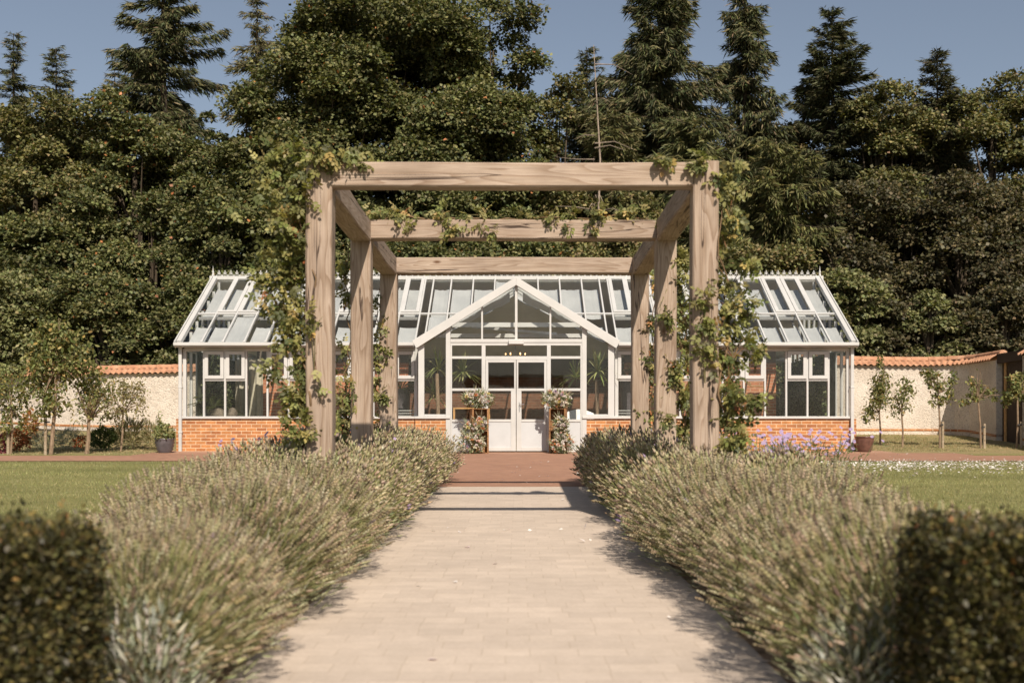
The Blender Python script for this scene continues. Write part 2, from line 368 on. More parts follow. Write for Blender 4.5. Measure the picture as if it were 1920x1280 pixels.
sheet('terrace', -3.4, 3.4, 14.904, 21.7, .010, M_TERR); sheet('terrace', -14, 14, 21.704, 24.0, .010, M_TERR)
sheet('terrace', -7.9, 9.4, 24.004, 25.2, .0105, M_TERR); sheet('terrace', -7.9, 8.2, 25.204, 26.3, .0108, M_TERR2)

def grass():
    R = np.random.default_rng(5); fm = FM()
    for sgn in (-1, 1):
        n = 90000; y = R.uniform(9, 21.6, n)**1.0; x = sgn*R.uniform(2.35, 11.5, n)
        k = (np.abs(x) < y*.45+.4) & ~((np.abs(x) < 3.45) & (y > 14.9)); x = x[k]; y = y[k]; n = len(x)
        pos = np.stack([x, y, np.array([G(t) for t in y])-.002], 1); d = norm(np.stack([R.normal(0,.45,n), R.normal(0,.45,n), np.ones(n)], 1))
        fm.leaves([(0,.07,0),(1,0,0),(0,-.07,0)], [(0,1,2)], pos, d, rv(R,n), R.uniform(.02,.045,n), pick(R, [(.22,.225,.09),(.29,.285,.13),(.36,.32,.17)], n, [4,4,2])*(1+.16*np.sin(y*2.9+.5*np.sin(x*.8))+.12*np.sin(x*1.7+y*1.1))[:,None])
    for x0, x1, y0, y1, n in ((7.8,12,26.2,31.9,26000),(-14,-7.7,24.3,33,30000)):
        x = R.uniform(x0,x1,n); y = R.uniform(y0,y1,n); k = np.sin(x*2.1+np.sin(y*1.7))+np.sin(y*2.6+x) > -.9+R.normal(0,.5,n); x = x[k]; y = y[k]; n = len(x)
        pos = np.stack([x, y, np.array([G(t) for t in y])-.002], 1); d = norm(np.stack([R.normal(0,.6,n), R.normal(0,.6,n), np.ones(n)], 1))
        fm.leaves([(0,.09,0),(1,0,0),(0,-.09,0)], [(0,1,2)], pos, d, rv(R,n), R.uniform(.02,.06,n), pick(R, [(.30,.27,.13),(.42,.33,.19),(.22,.22,.10)], n))
    fm.build('grass', M_LEAF)
    tag(bpy.data.objects['grass'], 'short green grass on both lawns with drier tufts near the walls', 'grass', kind='stuff')
grass()
def confetti():
    R = np.random.default_rng(8); fm = FM(); pts = []
    for cx_, cy_, sx, sy, n in ((6.3,19.8,1.0,.8,700),(8.0,20.4,1.5,.8,900),(5.4,20.8,1.4,.5,260),(7.4,18.6,1.4,1.0,260),(9.5,20.8,1.5,.6,320),(7,24.8,3,.9,60),(0,18.5,2.2,2.5,50),(0,9,.6,3,26)):
        pts.append(np.stack([R.normal(cx_,sx,n), R.normal(cy_,sy,n)], 1))
    p = np.concatenate(pts); p = p[(p[:,1] < 26) & ((p[:,1] < 21.7) | (p[:,1] > 21.7))]; n = len(p)
    z = np.array([G(t) for t in p[:,1]]) + np.where((p[:,1] < 21.7) & (np.abs(p[:,0]) > 3.4), .028, .016)
    d = rv(R, n); d[:,2] *= .2; nr = rv(R, n)*.5 + np.array([0,0,1])
    fm.leaves([(0,0,0),(.4,.4,.1),(1,.1,.05),(.5,-.4,.1)], [(0,1,2,3)], np.stack([p[:,0],p[:,1],z],1), d, nr, R.uniform(.025,.055,n), pick(R, [(.8,.76,.72),(.75,.62,.6)], n, [5,1], .05))
    tag(fm.build('petals', M_PETAL), 'small white flower petals scattered on the right lawn and paving', 'petals', kind='stuff')
confetti()

# ------------------------------------------------------------------ greenhouse
ZG = .59; DF = 26.2                                   # floor level and distance of the front wall
gh = empty('greenhouse', (0, DF, ZG)); tag(gh, 'long white framed glasshouse on low orange brick walls with gabled porch', 'greenhouse')
def zz(py): return CZ + (816-py)/84.0
ZS = 1.32; ZE = 2.88; XW = 7.4
RE = (26.02, 3.00); RR = (29.2, 4.86)                  # roof eave and ridge (y, z)
RS = (RR[1]-RE[1])/(RR[0]-RE[0])
def rp(x, t, off=0):
    """point on the front roof slope, t from eave 0 to ridge 1, off along the normal"""
    l = sqrt(1+RS*RS); return Vector((x, RE[0]+(RR[0]-RE[0])*t - off*RS/l, RE[1]+(RR[1]-RE[1])*t + off/l))
YP = 25.62; PW = 2.16                                  # porch front plane, half width
PSL = (4.37-3.02)/2.2                                  # porch roof slope
mb = MB()
for s in (-1, 1):
    a, b = sorted((s*1.47, s*7.58))
    c, d = sorted((s*1.47, s*2.2))
    mb = MB()
    mb.box(c, d, YP-.02, YP+.22, ZG-.3, ZS-.01)
    e, f = sorted((s*2.2005, s*7.58)); mb.box(e, f, DF-.05, DF+.18, ZG-.3, ZS)
    e, f = sorted((s*1.97, s*2.198)); mb.box(e, f, YP+.221, DF+.18, ZG-.3, ZS-.012)
    e, f = sorted((s*7.34, s*7.578)); mb.box(e, f, DF+.181, 32.2, ZG-.3, ZS)
    mb.build('brick_plinth', M_BRICK, gh)
    sl = MB(); e, f = sorted((s*2.17, s*7.5)); sl.box(e, f, DF-.10, DF+.12, ZS+.003, ZS+.055)
    c, d = sorted((s*1.44, s*2.21)); sl.box(c, d, YP-.07, YP+.1, ZS-.005, ZS+.048)
    e, f = sorted((s*7.36, s*7.48)); sl.box(e, f, DF+.121, 32.2, ZS+.003, ZS+.055)
    sl.build('sill', M_WHITE, gh, .006)
# mullion positions
xs = [7.4, 6.97]
while xs[-1] > 2.5: xs.append(xs[-1]-.473)
# xs: 7.4, 6.97, 6.497, 6.024, 5.551 ... 2.24
def framed(x0, x1, z0, z1, y, w, dep, name, parent, pane_name='pane', bev=.004):
    m = MB(); m.box(x0, x1, y, y+dep, z0, z0+w); m.box(x0, x1, y, y+dep, z1-w, z1)
    m.box(x0, x0+w, y, y+dep, z0+w, z1-w); m.box(x1-w, x1, y, y+dep, z0+w, z1-w)
    o = m.build(name, M_WHITE, parent, bev)
    p = MB(); p.box(x0+w-.004, x1-w+.004, y+dep*.5-.004, y+dep*.5+.004, z0+w-.004, z1-w+.004); p.build(pane_name, M_GLASS, o); return o
for s in (-1, 1):
    fr = MB()
    for i, x in enumerate(xs):
        wd = .075 if i in (0, len(xs)-1) else .042
        fr.box(s*x-wd/2, s*x+wd/2, DF-.03, DF+.05, ZS+.055, ZE)
    a, b = sorted((s*7.4, s*2.24)); fr.box(a, b, DF-.034, DF+.054, ZE-.05, ZE+.03)
    for i in range(len(xs)-1):
        a, b = sorted((s*(xs[i]-.021), s*(xs[i+1]+.021)))
        if i % 3 != 0: fr.box(a, b, DF-.026, DF+.046, 2.165, 2.205)
    fr.build('window_frame', M_WHITE, gh, .004)
    for i in range(len(xs)-1):
        a, b = sorted((s*(xs[i]-.021), s*(xs[i+1]+.021)))
        if i % 3 == 0:
            p = MB(); p.box(a, b, DF+.006, DF+.014, ZS+.055, ZE-.05); p.build('pane', M_GLASS, gh)
        else:
            framed(a+.004, b-.004, 2.21, ZE-.055, DF-.062, .075, .06, 'casement', gh)
            p = MB(); p.box(a, b, DF+.006, DF+.014, ZS+.055, 2.165); p.build('pane', M_GLASS, gh)
            st = MB(); st.box(a+.05, b-.05, DF-.075, DF-.058, ZE-.028, ZE-.012); st.build('drip_bar', M_WHITE, gh)
# end walls (glazed) and rear wall
for s in (-1, 1):
    x = s*7.4; fr = MB()
    for j in range(0, 13):
        y = DF + j*.5
        zt = RE[1]-.1 + min(max((y-RE[0])*RS, 0), max((RR[0]*2-RE[0]-y)*RS, 0))
        if 0 < j < 12: fr.box(x-.03, x+.03, y-.022, y+.022, ZS+.055, zt)
    fr.box(x-.031, x+.031, DF+.05, 32.2, 2.84, 2.9); fr.box(x-.045, x+.045, 32.14, 32.2, ZS+.055, 2.9)
    fr.build('end_frame', M_WHITE, gh, .003)
    g = MB(); g.poly([(x, DF+.05, ZS+.05), (x, 32.14, ZS+.05), (x, 32.14, 2.95), (x, RR[0], RR[1]-.08), (x, DF+.05, 2.95)], (.006*s,0,0)); g.build('end_pane', M_GLASS, gh)
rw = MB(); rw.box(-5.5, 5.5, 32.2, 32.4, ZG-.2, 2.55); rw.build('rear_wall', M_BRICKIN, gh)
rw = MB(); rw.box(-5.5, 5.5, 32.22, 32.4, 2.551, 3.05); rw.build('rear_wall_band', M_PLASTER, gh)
for s in (-1, 1):
    fr = MB(); a, b = sorted((s*5.5, s*7.4)); 
    for i in range(5): x = a + (b-a)*i/4; fr.box(x-.02, x+.02, 32.22, 32.28, ZG, 3.0)
    fr.box(a, b, 32.215, 32.285, ZG, ZG+.1); fr.box(a, b, 32.215, 32.285, 2.1, 2.15); fr.box(a, b, 32.2, 32.3, 3.0, 3.1); fr.build('rear_frame', M_WHITE, gh)
    g = MB(); g.box(a, b, 32.245, 32.253, ZG+.1, 3.0); g.build('rear_pane', M_GLASS, gh)
# brick piers inside, partition, vents low on the walls
fl = MB(); fl.box(-7.3, 7.3, 26.3, 32.2, ZG-.05, ZG+.012); fl.build('floor_slab', M_FLOOR, gh)
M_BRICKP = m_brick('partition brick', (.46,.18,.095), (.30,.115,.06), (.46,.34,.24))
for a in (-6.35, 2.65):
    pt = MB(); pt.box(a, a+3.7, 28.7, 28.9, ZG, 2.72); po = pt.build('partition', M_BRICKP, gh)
    pb = MB(); pb.box(a, a+3.7, 28.71, 28.89, 2.7205, 3.3); pb.build('plaster_band', M_PLASTER, po)
# rear roof slope
rb = MB(); rb.poly([(-7.5, RR[0], RR[1]-.04), (7.5, RR[0], RR[1]-.04), (7.5, 32.5, 2.96), (-7.5, 32.5, 2.96)], (0,0,-.05)); rb.build('rear_roof', M_REAR, gh)
# front roof: rafters, glass, blinds, vents
RX = sorted(set([-x for x in xs] + xs + [-1.60, -1.06, -.53, 0, .53, 1.06, 1.60, -2.04, 2.04]))
def tval(x):
    """where the roof slope meets the porch roof at this x"""
    ax = abs(x)
    if ax >= 2.2: return 0
    z = 4.37 - PSL*ax; return max(0, (z - RE[1])/(RR[1]-RE[1])) + .01
TM = .405
bt = (0, -RS/sqrt(1+RS*RS), 1/sqrt(1+RS*RS))
for x in RX:
    end = abs(abs(x)-7.4) < .01
    wd = .10 if end else .036
    xx = x*(7.47/7.4) if end else x
    m = MB(); t0 = tval(x); m.bar(rp(xx, t0-.006 if t0 < .01 else t0, .02), rp(xx, .985, .02), wd, .10 if end else .06, bt)
    if t0 < .01 and not end: m.bar(rp(xx, -.012, .03), rp(xx, .004, .03), .055, .055, bt)
    m.build('rafter', M_WHITE, gh, .004)
def clip_bay(x0, x1, t0, t1, off):
    a = max(t0, tval(x0)); b = max(t0, tval(x1))
    if min(a, b) >= t1: return None
    if max(a, b) >= t1:
        # part of the bay is hidden by the porch roof
        f = (t1-min(a,b))/(max(a,b)-min(a,b)); xm = x0+(x1-x0)*f if a < b else x1-(x1-x0)*f
        return [rp(x0,a,off), rp(xm,t1,off), rp(x0,t1,off)] if a < b else [rp(x1,b,off), rp(x1,t1,off), rp(xm,t1,off)]
    return [rp(x0,a,off), rp(x1,b,off), rp(x1,t1,off), rp(x0,t1,off)]
nl = Vector(bt)
R0 = random.Random(3)
ti = MB()
for i in range(len(RX)-1):
    x0, x1 = RX[i], RX[i+1]; ax = abs((x0+x1)/2)
    bay = [j for j in range(len(xs)-1) if xs[j+1] < ax < xs[j]]
    vent = bool(bay) and bay[0] % 3 != 0
    for (ta, tb) in ((0, TM), (TM, .975)):
        pl = clip_bay(x0+.012, x1-.012, ta, tb, .0)
        if pl is None: continue
        if vent and ta > 0:
            m = MB(); w_ = .085; A = rp(x0+.02, ta+.012, .05); B = rp(x1-.02, ta+.012, .05); Cc = rp(x1-.02, tb-.01, .05); Dd = rp(x0+.02, tb-.01, .05)
            u = Vector((1,0,0)); v = (Dd-A).normalized()
            m.bar(A+v*.04, B+v*.04, .08, .04, bt); m.bar(Dd-v*.03, Cc-v*.03, .06, .04, bt)
            m.bar(A+u*w_/2+v*.08, Dd+u*w_/2-v*.06, w_, .04, bt); m.bar(B-u*w_/2+v*.08, Cc-u*w_/2-v*.06, w_, .04, bt)
            vo = m.build('roof_vent', M_WHITE, gh, .004)
            g = MB(); g.poly([A+u*w_+v*.08, B-u*w_+v*.08, Cc-u*w_-v*.06, Dd+u*w_-v*.06], nl*.006); g.build('pane', M_GLASS, vo)
        else:
            g = MB(); g.poly(pl, nl*.006); g.build('roof_pane', M_GLASS, gh)
        if x1-x0 < .25: continue
        # pleated white blind hanging under the glass
        mil = (i in (2, 12) and ta == 0) or i == 15
        off = -.012 if mil else -.15
        lo = ta + (.01 if mil else .03); hi = tb - (.03 if mil else (.075 if ta > 0 else .10))
        bl = clip_bay(x0+.03, x1-.03, lo, hi, off)
        if bl is None: continue
        m = MB()
        if len(bl) == 4:
            n = 6; Vv = []
            for k in range(n+1):
                fx = k/n; dz = -.02*sin(pi*fx) + R0.uniform(-.006,.006); top = .012*sin(fx*17+i)
                lo_p = bl[0].lerp(bl[1], fx) + nl*dz; hi_p = bl[3].lerp(bl[2], fx) + nl*dz + (bl[3]-bl[0]).normalized()*top
                Vv += [lo_p, hi_p]
            m.add(Vv, [(2*k, 2*k+2, 2*k+3, 2*k+1) for k in range(n)])
        else: m.add(bl, [(0,1,2)])
        m.build('blind', M_BLIND, gh)
    g = clip_bay(x0, x1, TM-.008, TM+.008, .012)
    if g and len(g) == 4: ti.poly(g, nl*.03)
ti.build('roof_transom', M_WHITE, gh)
# inner purlins and ties that show through the roof
pu = MB()
for t in (.405,): pu.bar(rp(-7.4, t, -.09), rp(-2.3 if t < .5 else -1.2, t, -.09), .05, .06, bt); pu.bar(rp(2.3 if t < .5 else 1.2, t, -.09), rp(7.4, t, -.09), .05, .06, bt)
for x in (-6.5, -4.6, -2.9, 2.9, 4.6, 6.5): pu.box(x-.025, x+.025, 26.3, 32.1, 2.86, 2.93); pu.bar((x, 26.6, 2.93), (x, 29.2, 4.6), .03, .04, (1,0,0))
pu.build('inner_truss', M_WHITE, gh)
# gutter, ridge, cresting
for s in (-1, 1):
    a, b = sorted((s*2.26, s*7.56)); gt = MB(); gt.box(a, b, RE[0]-.13, RE[0]-.0, 2.905, 2.985); gt.box(a, b, RE[0]-.17, RE[0]-.131, 2.93, 3.0); gt.box(a, b, RE[0]+.001, DF+.03, 2.915, 2.965)
    gt.build('gutter', M_WHITE, gh, .008)
    dp = MB(); dp.box(s*7.47-.035, s*7.47+.035, DF-.14, DF-.07, ZG, 2.905)
    for z in (1.0, 2.0): dp.box(s*7.47-.045, s*7.47+.045, DF-.146, DF-.052, z, z+.04)
    dp.build('downpipe', M_WHITE, gh, .008)
    vb = MB(); vb.bar(rp(s*7.54, -.03, .01), rp(s*7.54, 1.0, .01), .03, .17, bt); vb.build('verge_board', M_WHITE, gh, .004)
rg = MB(); rg.box(-7.62, 7.62, RR[0]-.09, RR[0]+.09, RR[1]-.05, RR[1]+.045); rg.build('ridge_cap', M_WHITE, gh, .01)
cr = MB(); n = 0; x = -7.4
while x < 7.41:
    yy = RR[0]; z0 = RR[1]+.045
    for sx in (-1, 1):
        pts = [(x+sx*.075*cos(t)-0*sx, yy, z0+.005+.055*sin(t)) for t in (0, .5, 1.0, 1.3)]
        cr.tube([(x+sx*.075, yy, z0), (x+sx*.06, yy, z0+.035), (x+sx*.025, yy, z0+.055), (x, yy, z0+.06)], .0075, 5)
        cr.tube([(x, yy, z0+.075), (x+sx*.03, yy, z0+.085), (x+sx*.038, yy, z0+.105)], [.008,.009,.003], 5)
    cr.tube([(x, yy, z0+.03), (x, yy, z0+.09), (x, yy, z0+.12), (x, yy, z0+.155)], [.007,.01,.016,.002], 6)
    x += .148
cr.build('ridge_cresting', M_WHITE, gh)
for s in (-1, 1):
    f = MB(); f.lathe([(.03,0),(.03,.05),(.012,.07),(.03,.11),(.012,.15),(.008,.2),(.0,.27)], s*7.55, RR[0], RR[1]+.045, 10); f.build('finial', M_WHITE, gh, smooth=True)

# ---- porch
def yv(z): return RE[0] + (z-RE[1])/RS               # where the main slope has height z
pf = MB()
zp = lambda py: CZ+(816-py)/85.9
for s in (-1, 1):
    for x, wd in ((2.07, .13), (1.485, .10)):
        a, b = s*x-wd/2, s*x+wd/2; zt = 4.37-PSL*x-.10
        pf.box(a, b, YP-.04, YP+.05, (ZG if x < 1.5 else ZS+.048), zt)
    pf.box(s*.745-.02, s*.745+.02, YP-.03, YP+.03, 3.05, 4.37-PSL*.745-.14)
    a, b = sorted((s*1.535, s*2.005)); pf.box(a, b, YP-.03, YP+.04, ZS+.05, ZS+.09)
    pf.box(s*2.10-.05, s*2.10+.05, YP+.051, DF-.04, ZS+.03, 3.0)
pf.box(-.028, .028, YP-.035, YP+.035, 3.05, 4.30); pf.box(-1.435, 1.435, YP-.045, YP+.045, 2.975, 3.05)
pf.build('porch_frame', M_WHITE, gh, .005)
for s in (-1, 1):
    g = MB(); a, b = (s*1.53, s*2.0); g.poly([(a,YP,ZS+.08),(b,YP,ZS+.08),(b,YP,4.37-PSL*2.0-.14),(a,YP,4.37-PSL*1.53-.14)], (0,.008,0)); g.build('side_light', M_GLASS, gh)
    for a, b in ((.028,.725),(.765,1.435)):
        g = MB(); g.poly([(s*a,YP,3.05),(s*b,YP,3.05),(s*b,YP,4.37-PSL*b-.14),(s*a,YP,4.37-PSL*a-.14)], (0,.008,0)); g.build('gable_pane', M_GLASS, gh)
    bb = MB(); P0 = Vector((s*2.26, YP-.16, 4.39-PSL*2.26)); P1 = Vector((0, YP-.16, 4.39)); dn = Vector((0,0,-.18))
    bb.poly([P0, P1, P1+dn, P0+Vector((s*-.09,0,-.165))], (0,.045,0)); bb.build('bargeboard', M_WHITE, gh, .006)
    # porch roof
    rf = MB(); yb = yv(4.36)
    for k in range(0, 5):
        y = YP-.02 + k*.62; zmin = RE[1]+(y-RE[0])*RS
        xo = 2.24 if zmin < 3.02 else (4.36-zmin)/PSL
        if xo > .15: rf.bar((0, y, 4.36), (s*xo, y, 4.36-PSL*xo), .04, .06, (s*PSL,0,1))
    rf.build('porch_rafter', M_WHITE, gh)
    g = MB(); g.poly([(0,YP-.1,4.34),(s*2.22,YP-.1,4.34-PSL*2.22),(s*2.2,yv(3.02),3.005),(0,yb,4.34)], (0,0,.006)); g.build('porch_roof_pane', M_GLASS, gh)
    bl = MB(); Vv = []; n = 9
    for k in range(n+1):
        f = k/n; xx = .15+1.75*f; z = 4.22-PSL*xx + .03*sin(f*40); yb2 = yv(z)-.1
        Vv += [(s*xx, YP+.42, z), (s*xx, max(yb2, YP+.45), z+.0)]
    bl.add(Vv, [(2*k,2*k+2,2*k+3,2*k+1) for k in range(n)]); bl.build('porch_blind', M_BLIND, gh)
    vl = MB(); vl.bar((s*2.24, yv(3.03), 3.06), (0, yb, 4.40), .06, .06, (0,-.5,1)); vl.build('valley_bar', M_WHITE, gh)
pr = MB(); pr.box(-.04, .04, YP-.12, yv(4.36), 4.345, 4.415); pr.box(-1.42, 1.42, 26.0, 26.05, 3.35, 3.45); pr.box(-1.9, 1.9, 27.0, 27.06, 3.2, 3.29)
pr.bar((-.8,26.02,3.4), (.8,27.03,3.5), .05, .06); pr.bar((.9,26.02,3.2), (-1.0,27.03,3.45), .05, .06)
pr.build('porch_tie_beam', M_WHITE, gh)
# door screen
ds = MB(); y0, y1 = YP-.03, YP+.03
ds.box(-1.435, 1.435, y0, y1, 2.91, 2.974); ds.box(-1.435, -1.40, y0, y1, ZG, 2.91); ds.box(1.40, 1.435, y0, y1, ZG, 2.91)
for s in (-1, 1):
    ds.box(s*.712-.042, s*.712+.042, y0-.002, y1+.002, ZG, 2.91)
    a, b = sorted((s*.754, s*1.40))
    ds.box(a, b, y0, y1, 2.62, 2.675); ds.box(a, b, y0, y1, 1.92, 1.975); ds.box(a, b, y0, y1, 1.245, 1.30); ds.box(a, b, y0, y1, ZG, ZG+.07)
ds.box(-.67, .67, y0, y1, 2.60, 2.675)
ds.build('door_frame', M_WHITE, gh, .004)
for s in (-1, 1):
    a, b = sorted((s*.754, s*1.40))
    for z0, z1 in ((1.30,1.92),(1.975,2.62),(2.675,2.91)):
        g = MB(); g.box(a, b, YP-.004, YP+.004, z0, z1); g.build('pane', M_GLASS, gh)
    g = MB(); g.box(a, b, YP-.012, YP+.012, ZG+.07, 1.245); g.build('door_side_panel', M_PANEL, gh)
    d = MB(); A, B = s*.008, s*.665
    def bx(u0, u1, z0, z1, e=0): q = sorted((s*u0, s*u1)); d.box(q[0], q[1], YP-.04-e, YP+.02+e, z0, z1)
    bx(.006,.045,1.975,2.595); bx(.006,.115,ZG+.02,1.974); bx(.61,.665,ZG+.02,2.595); bx(.045,.61,2.54,2.595); bx(.0451,.6099,1.92,1.973,.001); bx(.115,.61,1.245,1.30); bx(.115,.61,ZG+.02,ZG+.10)
    do = d.build('door', M_WHITE, gh, .004)
    for u0, u1, z0, z1 in ((.045,.61,1.973,2.54),(.115,.61,1.30,1.92)):
        q = sorted((s*u0, s*u1)); g = MB(); g.box(q[0], q[1], YP-.014, YP-.006, z0, z1); g.build('pane', M_GLASS, do)
    q = sorted((s*.115, s*.61)); g = MB(); g.box(q[0], q[1], YP-.028, YP, ZG+.10, 1.245); g.build('door_panel', M_PANEL, do)
    if s > 0:
        h = MB(); h.tube([(.07, YP-.04, 1.62), (.07, YP-.085, 1.62), (.17, YP-.09, 1.625)], .011, 8); h.box(.058,.082, YP-.047, YP-.0405, 1.47, 1.67); h.build('door_handle', M_STEEL, do)
g = MB(); g.box(-.67, .67, YP-.004, YP+.004, 2.675, 2.91); g.build('pane', M_GLASS, gh)
lb = MB(); lb.box(-.165, .165, YP-.16, YP-.046, 2.93, 3.035); lb.build('porch_light_box', M_WHITE, gh, .012)

# things inside
ch = empty('chandelier', (-.02, 26.5, 2.62)); tag(ch, 'dark chandelier with small warm bulbs hanging behind the porch doors', 'chandelier')
m = MB(); m.tube([(-.02,26.5,3.2),(-.02,26.5,2.72)], .008, 6)
for k in range(6):
    a = k*pi/3; m.tube([(-.02,26.5,2.72),(-.02+.12*cos(a),26.5+.12*sin(a),2.66),(-.02+.22*cos(a),26.5+.22*sin(a),2.76)], .009, 6)
m.build('arm_ring', M_DARK, ch)
kb = N('lit bulb'); kb.b.inputs['Emission Color'].default_value = (1,.55,.2,1); kb.b.inputs['Emission Strength'].default_value = 3; M_BULB = kb.col((.8,.6,.4))
for k in range(6):
    a = k*pi/3; b = MB(); b.lathe([(.0,0),(.012,.01),(.016,.02),(.010,.035),(0,.045)], -.02+.22*cos(a), 26.5+.22*sin(a), 2.765, 8); b.build('bulb', M_BULB, ch, smooth=True)

def curtain(x0, x1, y, z0, z1, label, ph=0):
    m = MB(); n = int((x1-x0)/.02); Vv = []
    for k in range(n+1):
        x = x0+(x1-x0)*k/n; yy = y+.035*sin(k*.9+ph)+.015*sin(k*.37); Vv += [(x,yy,z0),(x,yy*.5+y*.5,z1)]
    m.add(Vv, [(2*k,2*k+2,2*k+3,2*k+1) for k in range(n)]); o = m.build('curtain', M_CURT, smooth=True); tag(o, label, 'curtain')
curtain(-6.95, -6.6, 29.0, ZG+.03, 2.8, 'beige curtain hanging inside the left end of the glasshouse')
curtain(5.9, 6.15, 28.9, ZG+.03, 2.8, 'narrow beige curtain hanging inside the right end of the glasshouse', 1)
curtain(-6.5, -6.15, 28.5, ZG+.03, 2.8, 'beige curtain bunched beside the inner brick wall on the left', 2)

M_DRAPE = m_plain('dark olive drape', (.050,.055,.035), .9, .1)
for s, lab in ((-1,'left'),(1,'right')):
    m = MB(); n = 150; Vv = []
    for k in range(n+1):
        y = 26.75+5.2*k/n; xx = s*(7.25+.04*sin(k*1.1)); Vv += [(xx,y,ZG+.03),(xx,y,2.85)]
    m.add(Vv, [(2*k,2*k+2,2*k+3,2*k+1) for k in range(n)]); tag(m.build('drape', M_DRAPE, smooth=True), 'dark olive drape drawn across the %s end wall inside the glasshouse' % lab, 'curtain')
    R_ = np.random.default_rng(300+s); fm = FM(); stf = FM()
    for y in (26.95,27.5,28.2,29.0,30.0,31.2):
        x = s*7.12; stf.tube([(x,y,1.0),(x,y,2.9)], .006, (.12,.12,.06), 4); n = 330; pos = np.array([x,y,0])+np.stack([R_.normal(0,.05,n),R_.normal(0,.07,n),R_.uniform(.95,2.9,n)],1)
        fm.leaves(OV_V, OV_F, pos, rv(R_,n)+np.array([0,-.3,-.6]), rv(R_,n), R_.uniform(.05,.09,n), pick(R_, [(.12,.15,.06),(.20,.22,.11),(.08,.10,.04)], n))
    g_ = empty('leaf_garland', (s*7.12, 26.95, 2.9)); tag(g_, 'strands of green leaves hanging along the %s end wall inside the glasshouse' % lab, 'garland'); stf.build('cord', M_LEAF, g_); fm.build('leaves', M_LEAF, g_)
def sword_plant(root, crown, n, L, R, drop=.45, colr=((.20,.23,.08),(.30,.31,.13),(.38,.36,.19)), wd=.05):
    fm = FM(); cx_, cy_, cz_ = crown
    for k in range(n):
        a = R.uniform(0, 2*pi); e = R.uniform(-.25, 1.45); l = L*R.uniform(.7,1.1); c = pick(R, colr, 1)[0]
        d = np.array([cos(a)*cos(e), sin(a)*cos(e), sin(e)]); side = norm(np.cross(d, [0,0,1.0]) + 1e-6); V = []
        for i in range(5):
            t = i/4; p = np.array([cx_,cy_,cz_]) + d*l*t + np.array([0,0,-drop*l*t*t*max(0, cos(e))]); w_ = wd*(1-t**2.2)*(.6+.8*t if t < .5 else 1)
            V += [p-side*w_/2, p+side*w_/2]
        fm.add(np.array(V), [(2*i,2*i+1,2*i+3,2*i+2) for i in range(4)], c)
    return fm
def yucca(x, y, z1, label, seed, crowns):
    R = np.random.default_rng(seed); o = empty('yucca_palm', (x, y, ZG)); tag(o, label, 'yucca', 'yucca palms inside the porch')
    t = MB(); t.tube([(x,y,ZG+.25),(x+.02,y,ZG+.9),(x-.01,y,z1)], [.055,.045,.04], 8); t.build('trunk', M_YBARK, o)
    p = MB(); p.lathe([(0,0),(.16,0),(.21,.3),(.19,.3),(.17,.26),(0,.26)], x, y, ZG+.015, 16); p.build('pot', M_POT1, o)
    fm = FM()
    for c in crowns:
        f = sword_plant(None, c, 60, .62, R); fm.merge(f.arrays(), np.eye(3), np.zeros(3))
    fm.build('leaves', M_LEAF, o)
yucca(PX(820,26.3), 26.3, PZ(700,26.3), 'tall palm with sword leaves behind the narrow pane left of the doors', 1, [(PX(822,26.3),26.3,PZ(692,26.3)), (PX(868,27),27,PZ(700,27)), (PX(815,26.9),26.9,PZ(745,26.9))])
yucca(PX(1119,26.3), 26.3, PZ(712,26.3), 'tall palm with sword leaves behind the narrow pane right of the doors', 2, [(PX(1121,26.3),26.3,PZ(698,26.3)), (PX(1080,27),27,PZ(708,27))])
def cycad(x, y, z, label, seed, L=.8):
    R = np.random.default_rng(seed); o = empty('fern_palm', (x, y, ZG)); tag(o, label, 'fern palm', 'low feathery palms inside the glasshouse')
    p = MB(); p.lathe([(0,0),(.17,0),(.22,z-ZG-.1),(.19,z-ZG-.1),(.15,z-ZG-.15),(0,z-ZG-.15)], x, y, ZG+.015, 16); p.build('pot', M_POT1, o)
    fm = FM()
    for k in range(20):
        a = k*2.4; e = R.uniform(.25,1.2); d = np.array([cos(a)*cos(e), sin(a)*cos(e), sin(e)]); pts = [np.array([x,y,z-.1])+d*L*t+np.array([0,0,-.5*L*t*t]) for t in np.linspace(0,1,12)]
        fm.tube(pts, .006, (.12,.13,.05), 4); side = norm(np.cross(d,[0,0,1.0]))
        for i in range(2, 12):
            for sgn in (-1, 1):
                for q in range(2):
                    fm.leaves(NAR_V, NAR_F, np.array([pts[i]-q*(pts[i]-pts[i-1])*.5]), np.array([side*sgn+d*.5+np.array([0,0,-.2])]), np.array([[0,0,1.0]]), .2*(1-abs(i-6)/9), pick(R, [(.11,.14,.05),(.17,.19,.07)], 1))
    fm.build('fronds', M_LEAF, o)
cycad(PX(400,27), 27, PZ(760,27), 'low fern palm behind the lower panes near the left end', 3)
cycad(PX(752,27.2), 27.2, PZ(722,27.2), 'fern palm just left of the porch side post', 4, .7)
cycad(PX(1180,27.2), 27.2, PZ(700,27.2), 'fern palm just right of the porch side post', 5, .7)
M_STONE = m_plain('brown stone', (.17,.14,.11), .9, .1, .3, 12, .5)
R1 = random.Random(9)
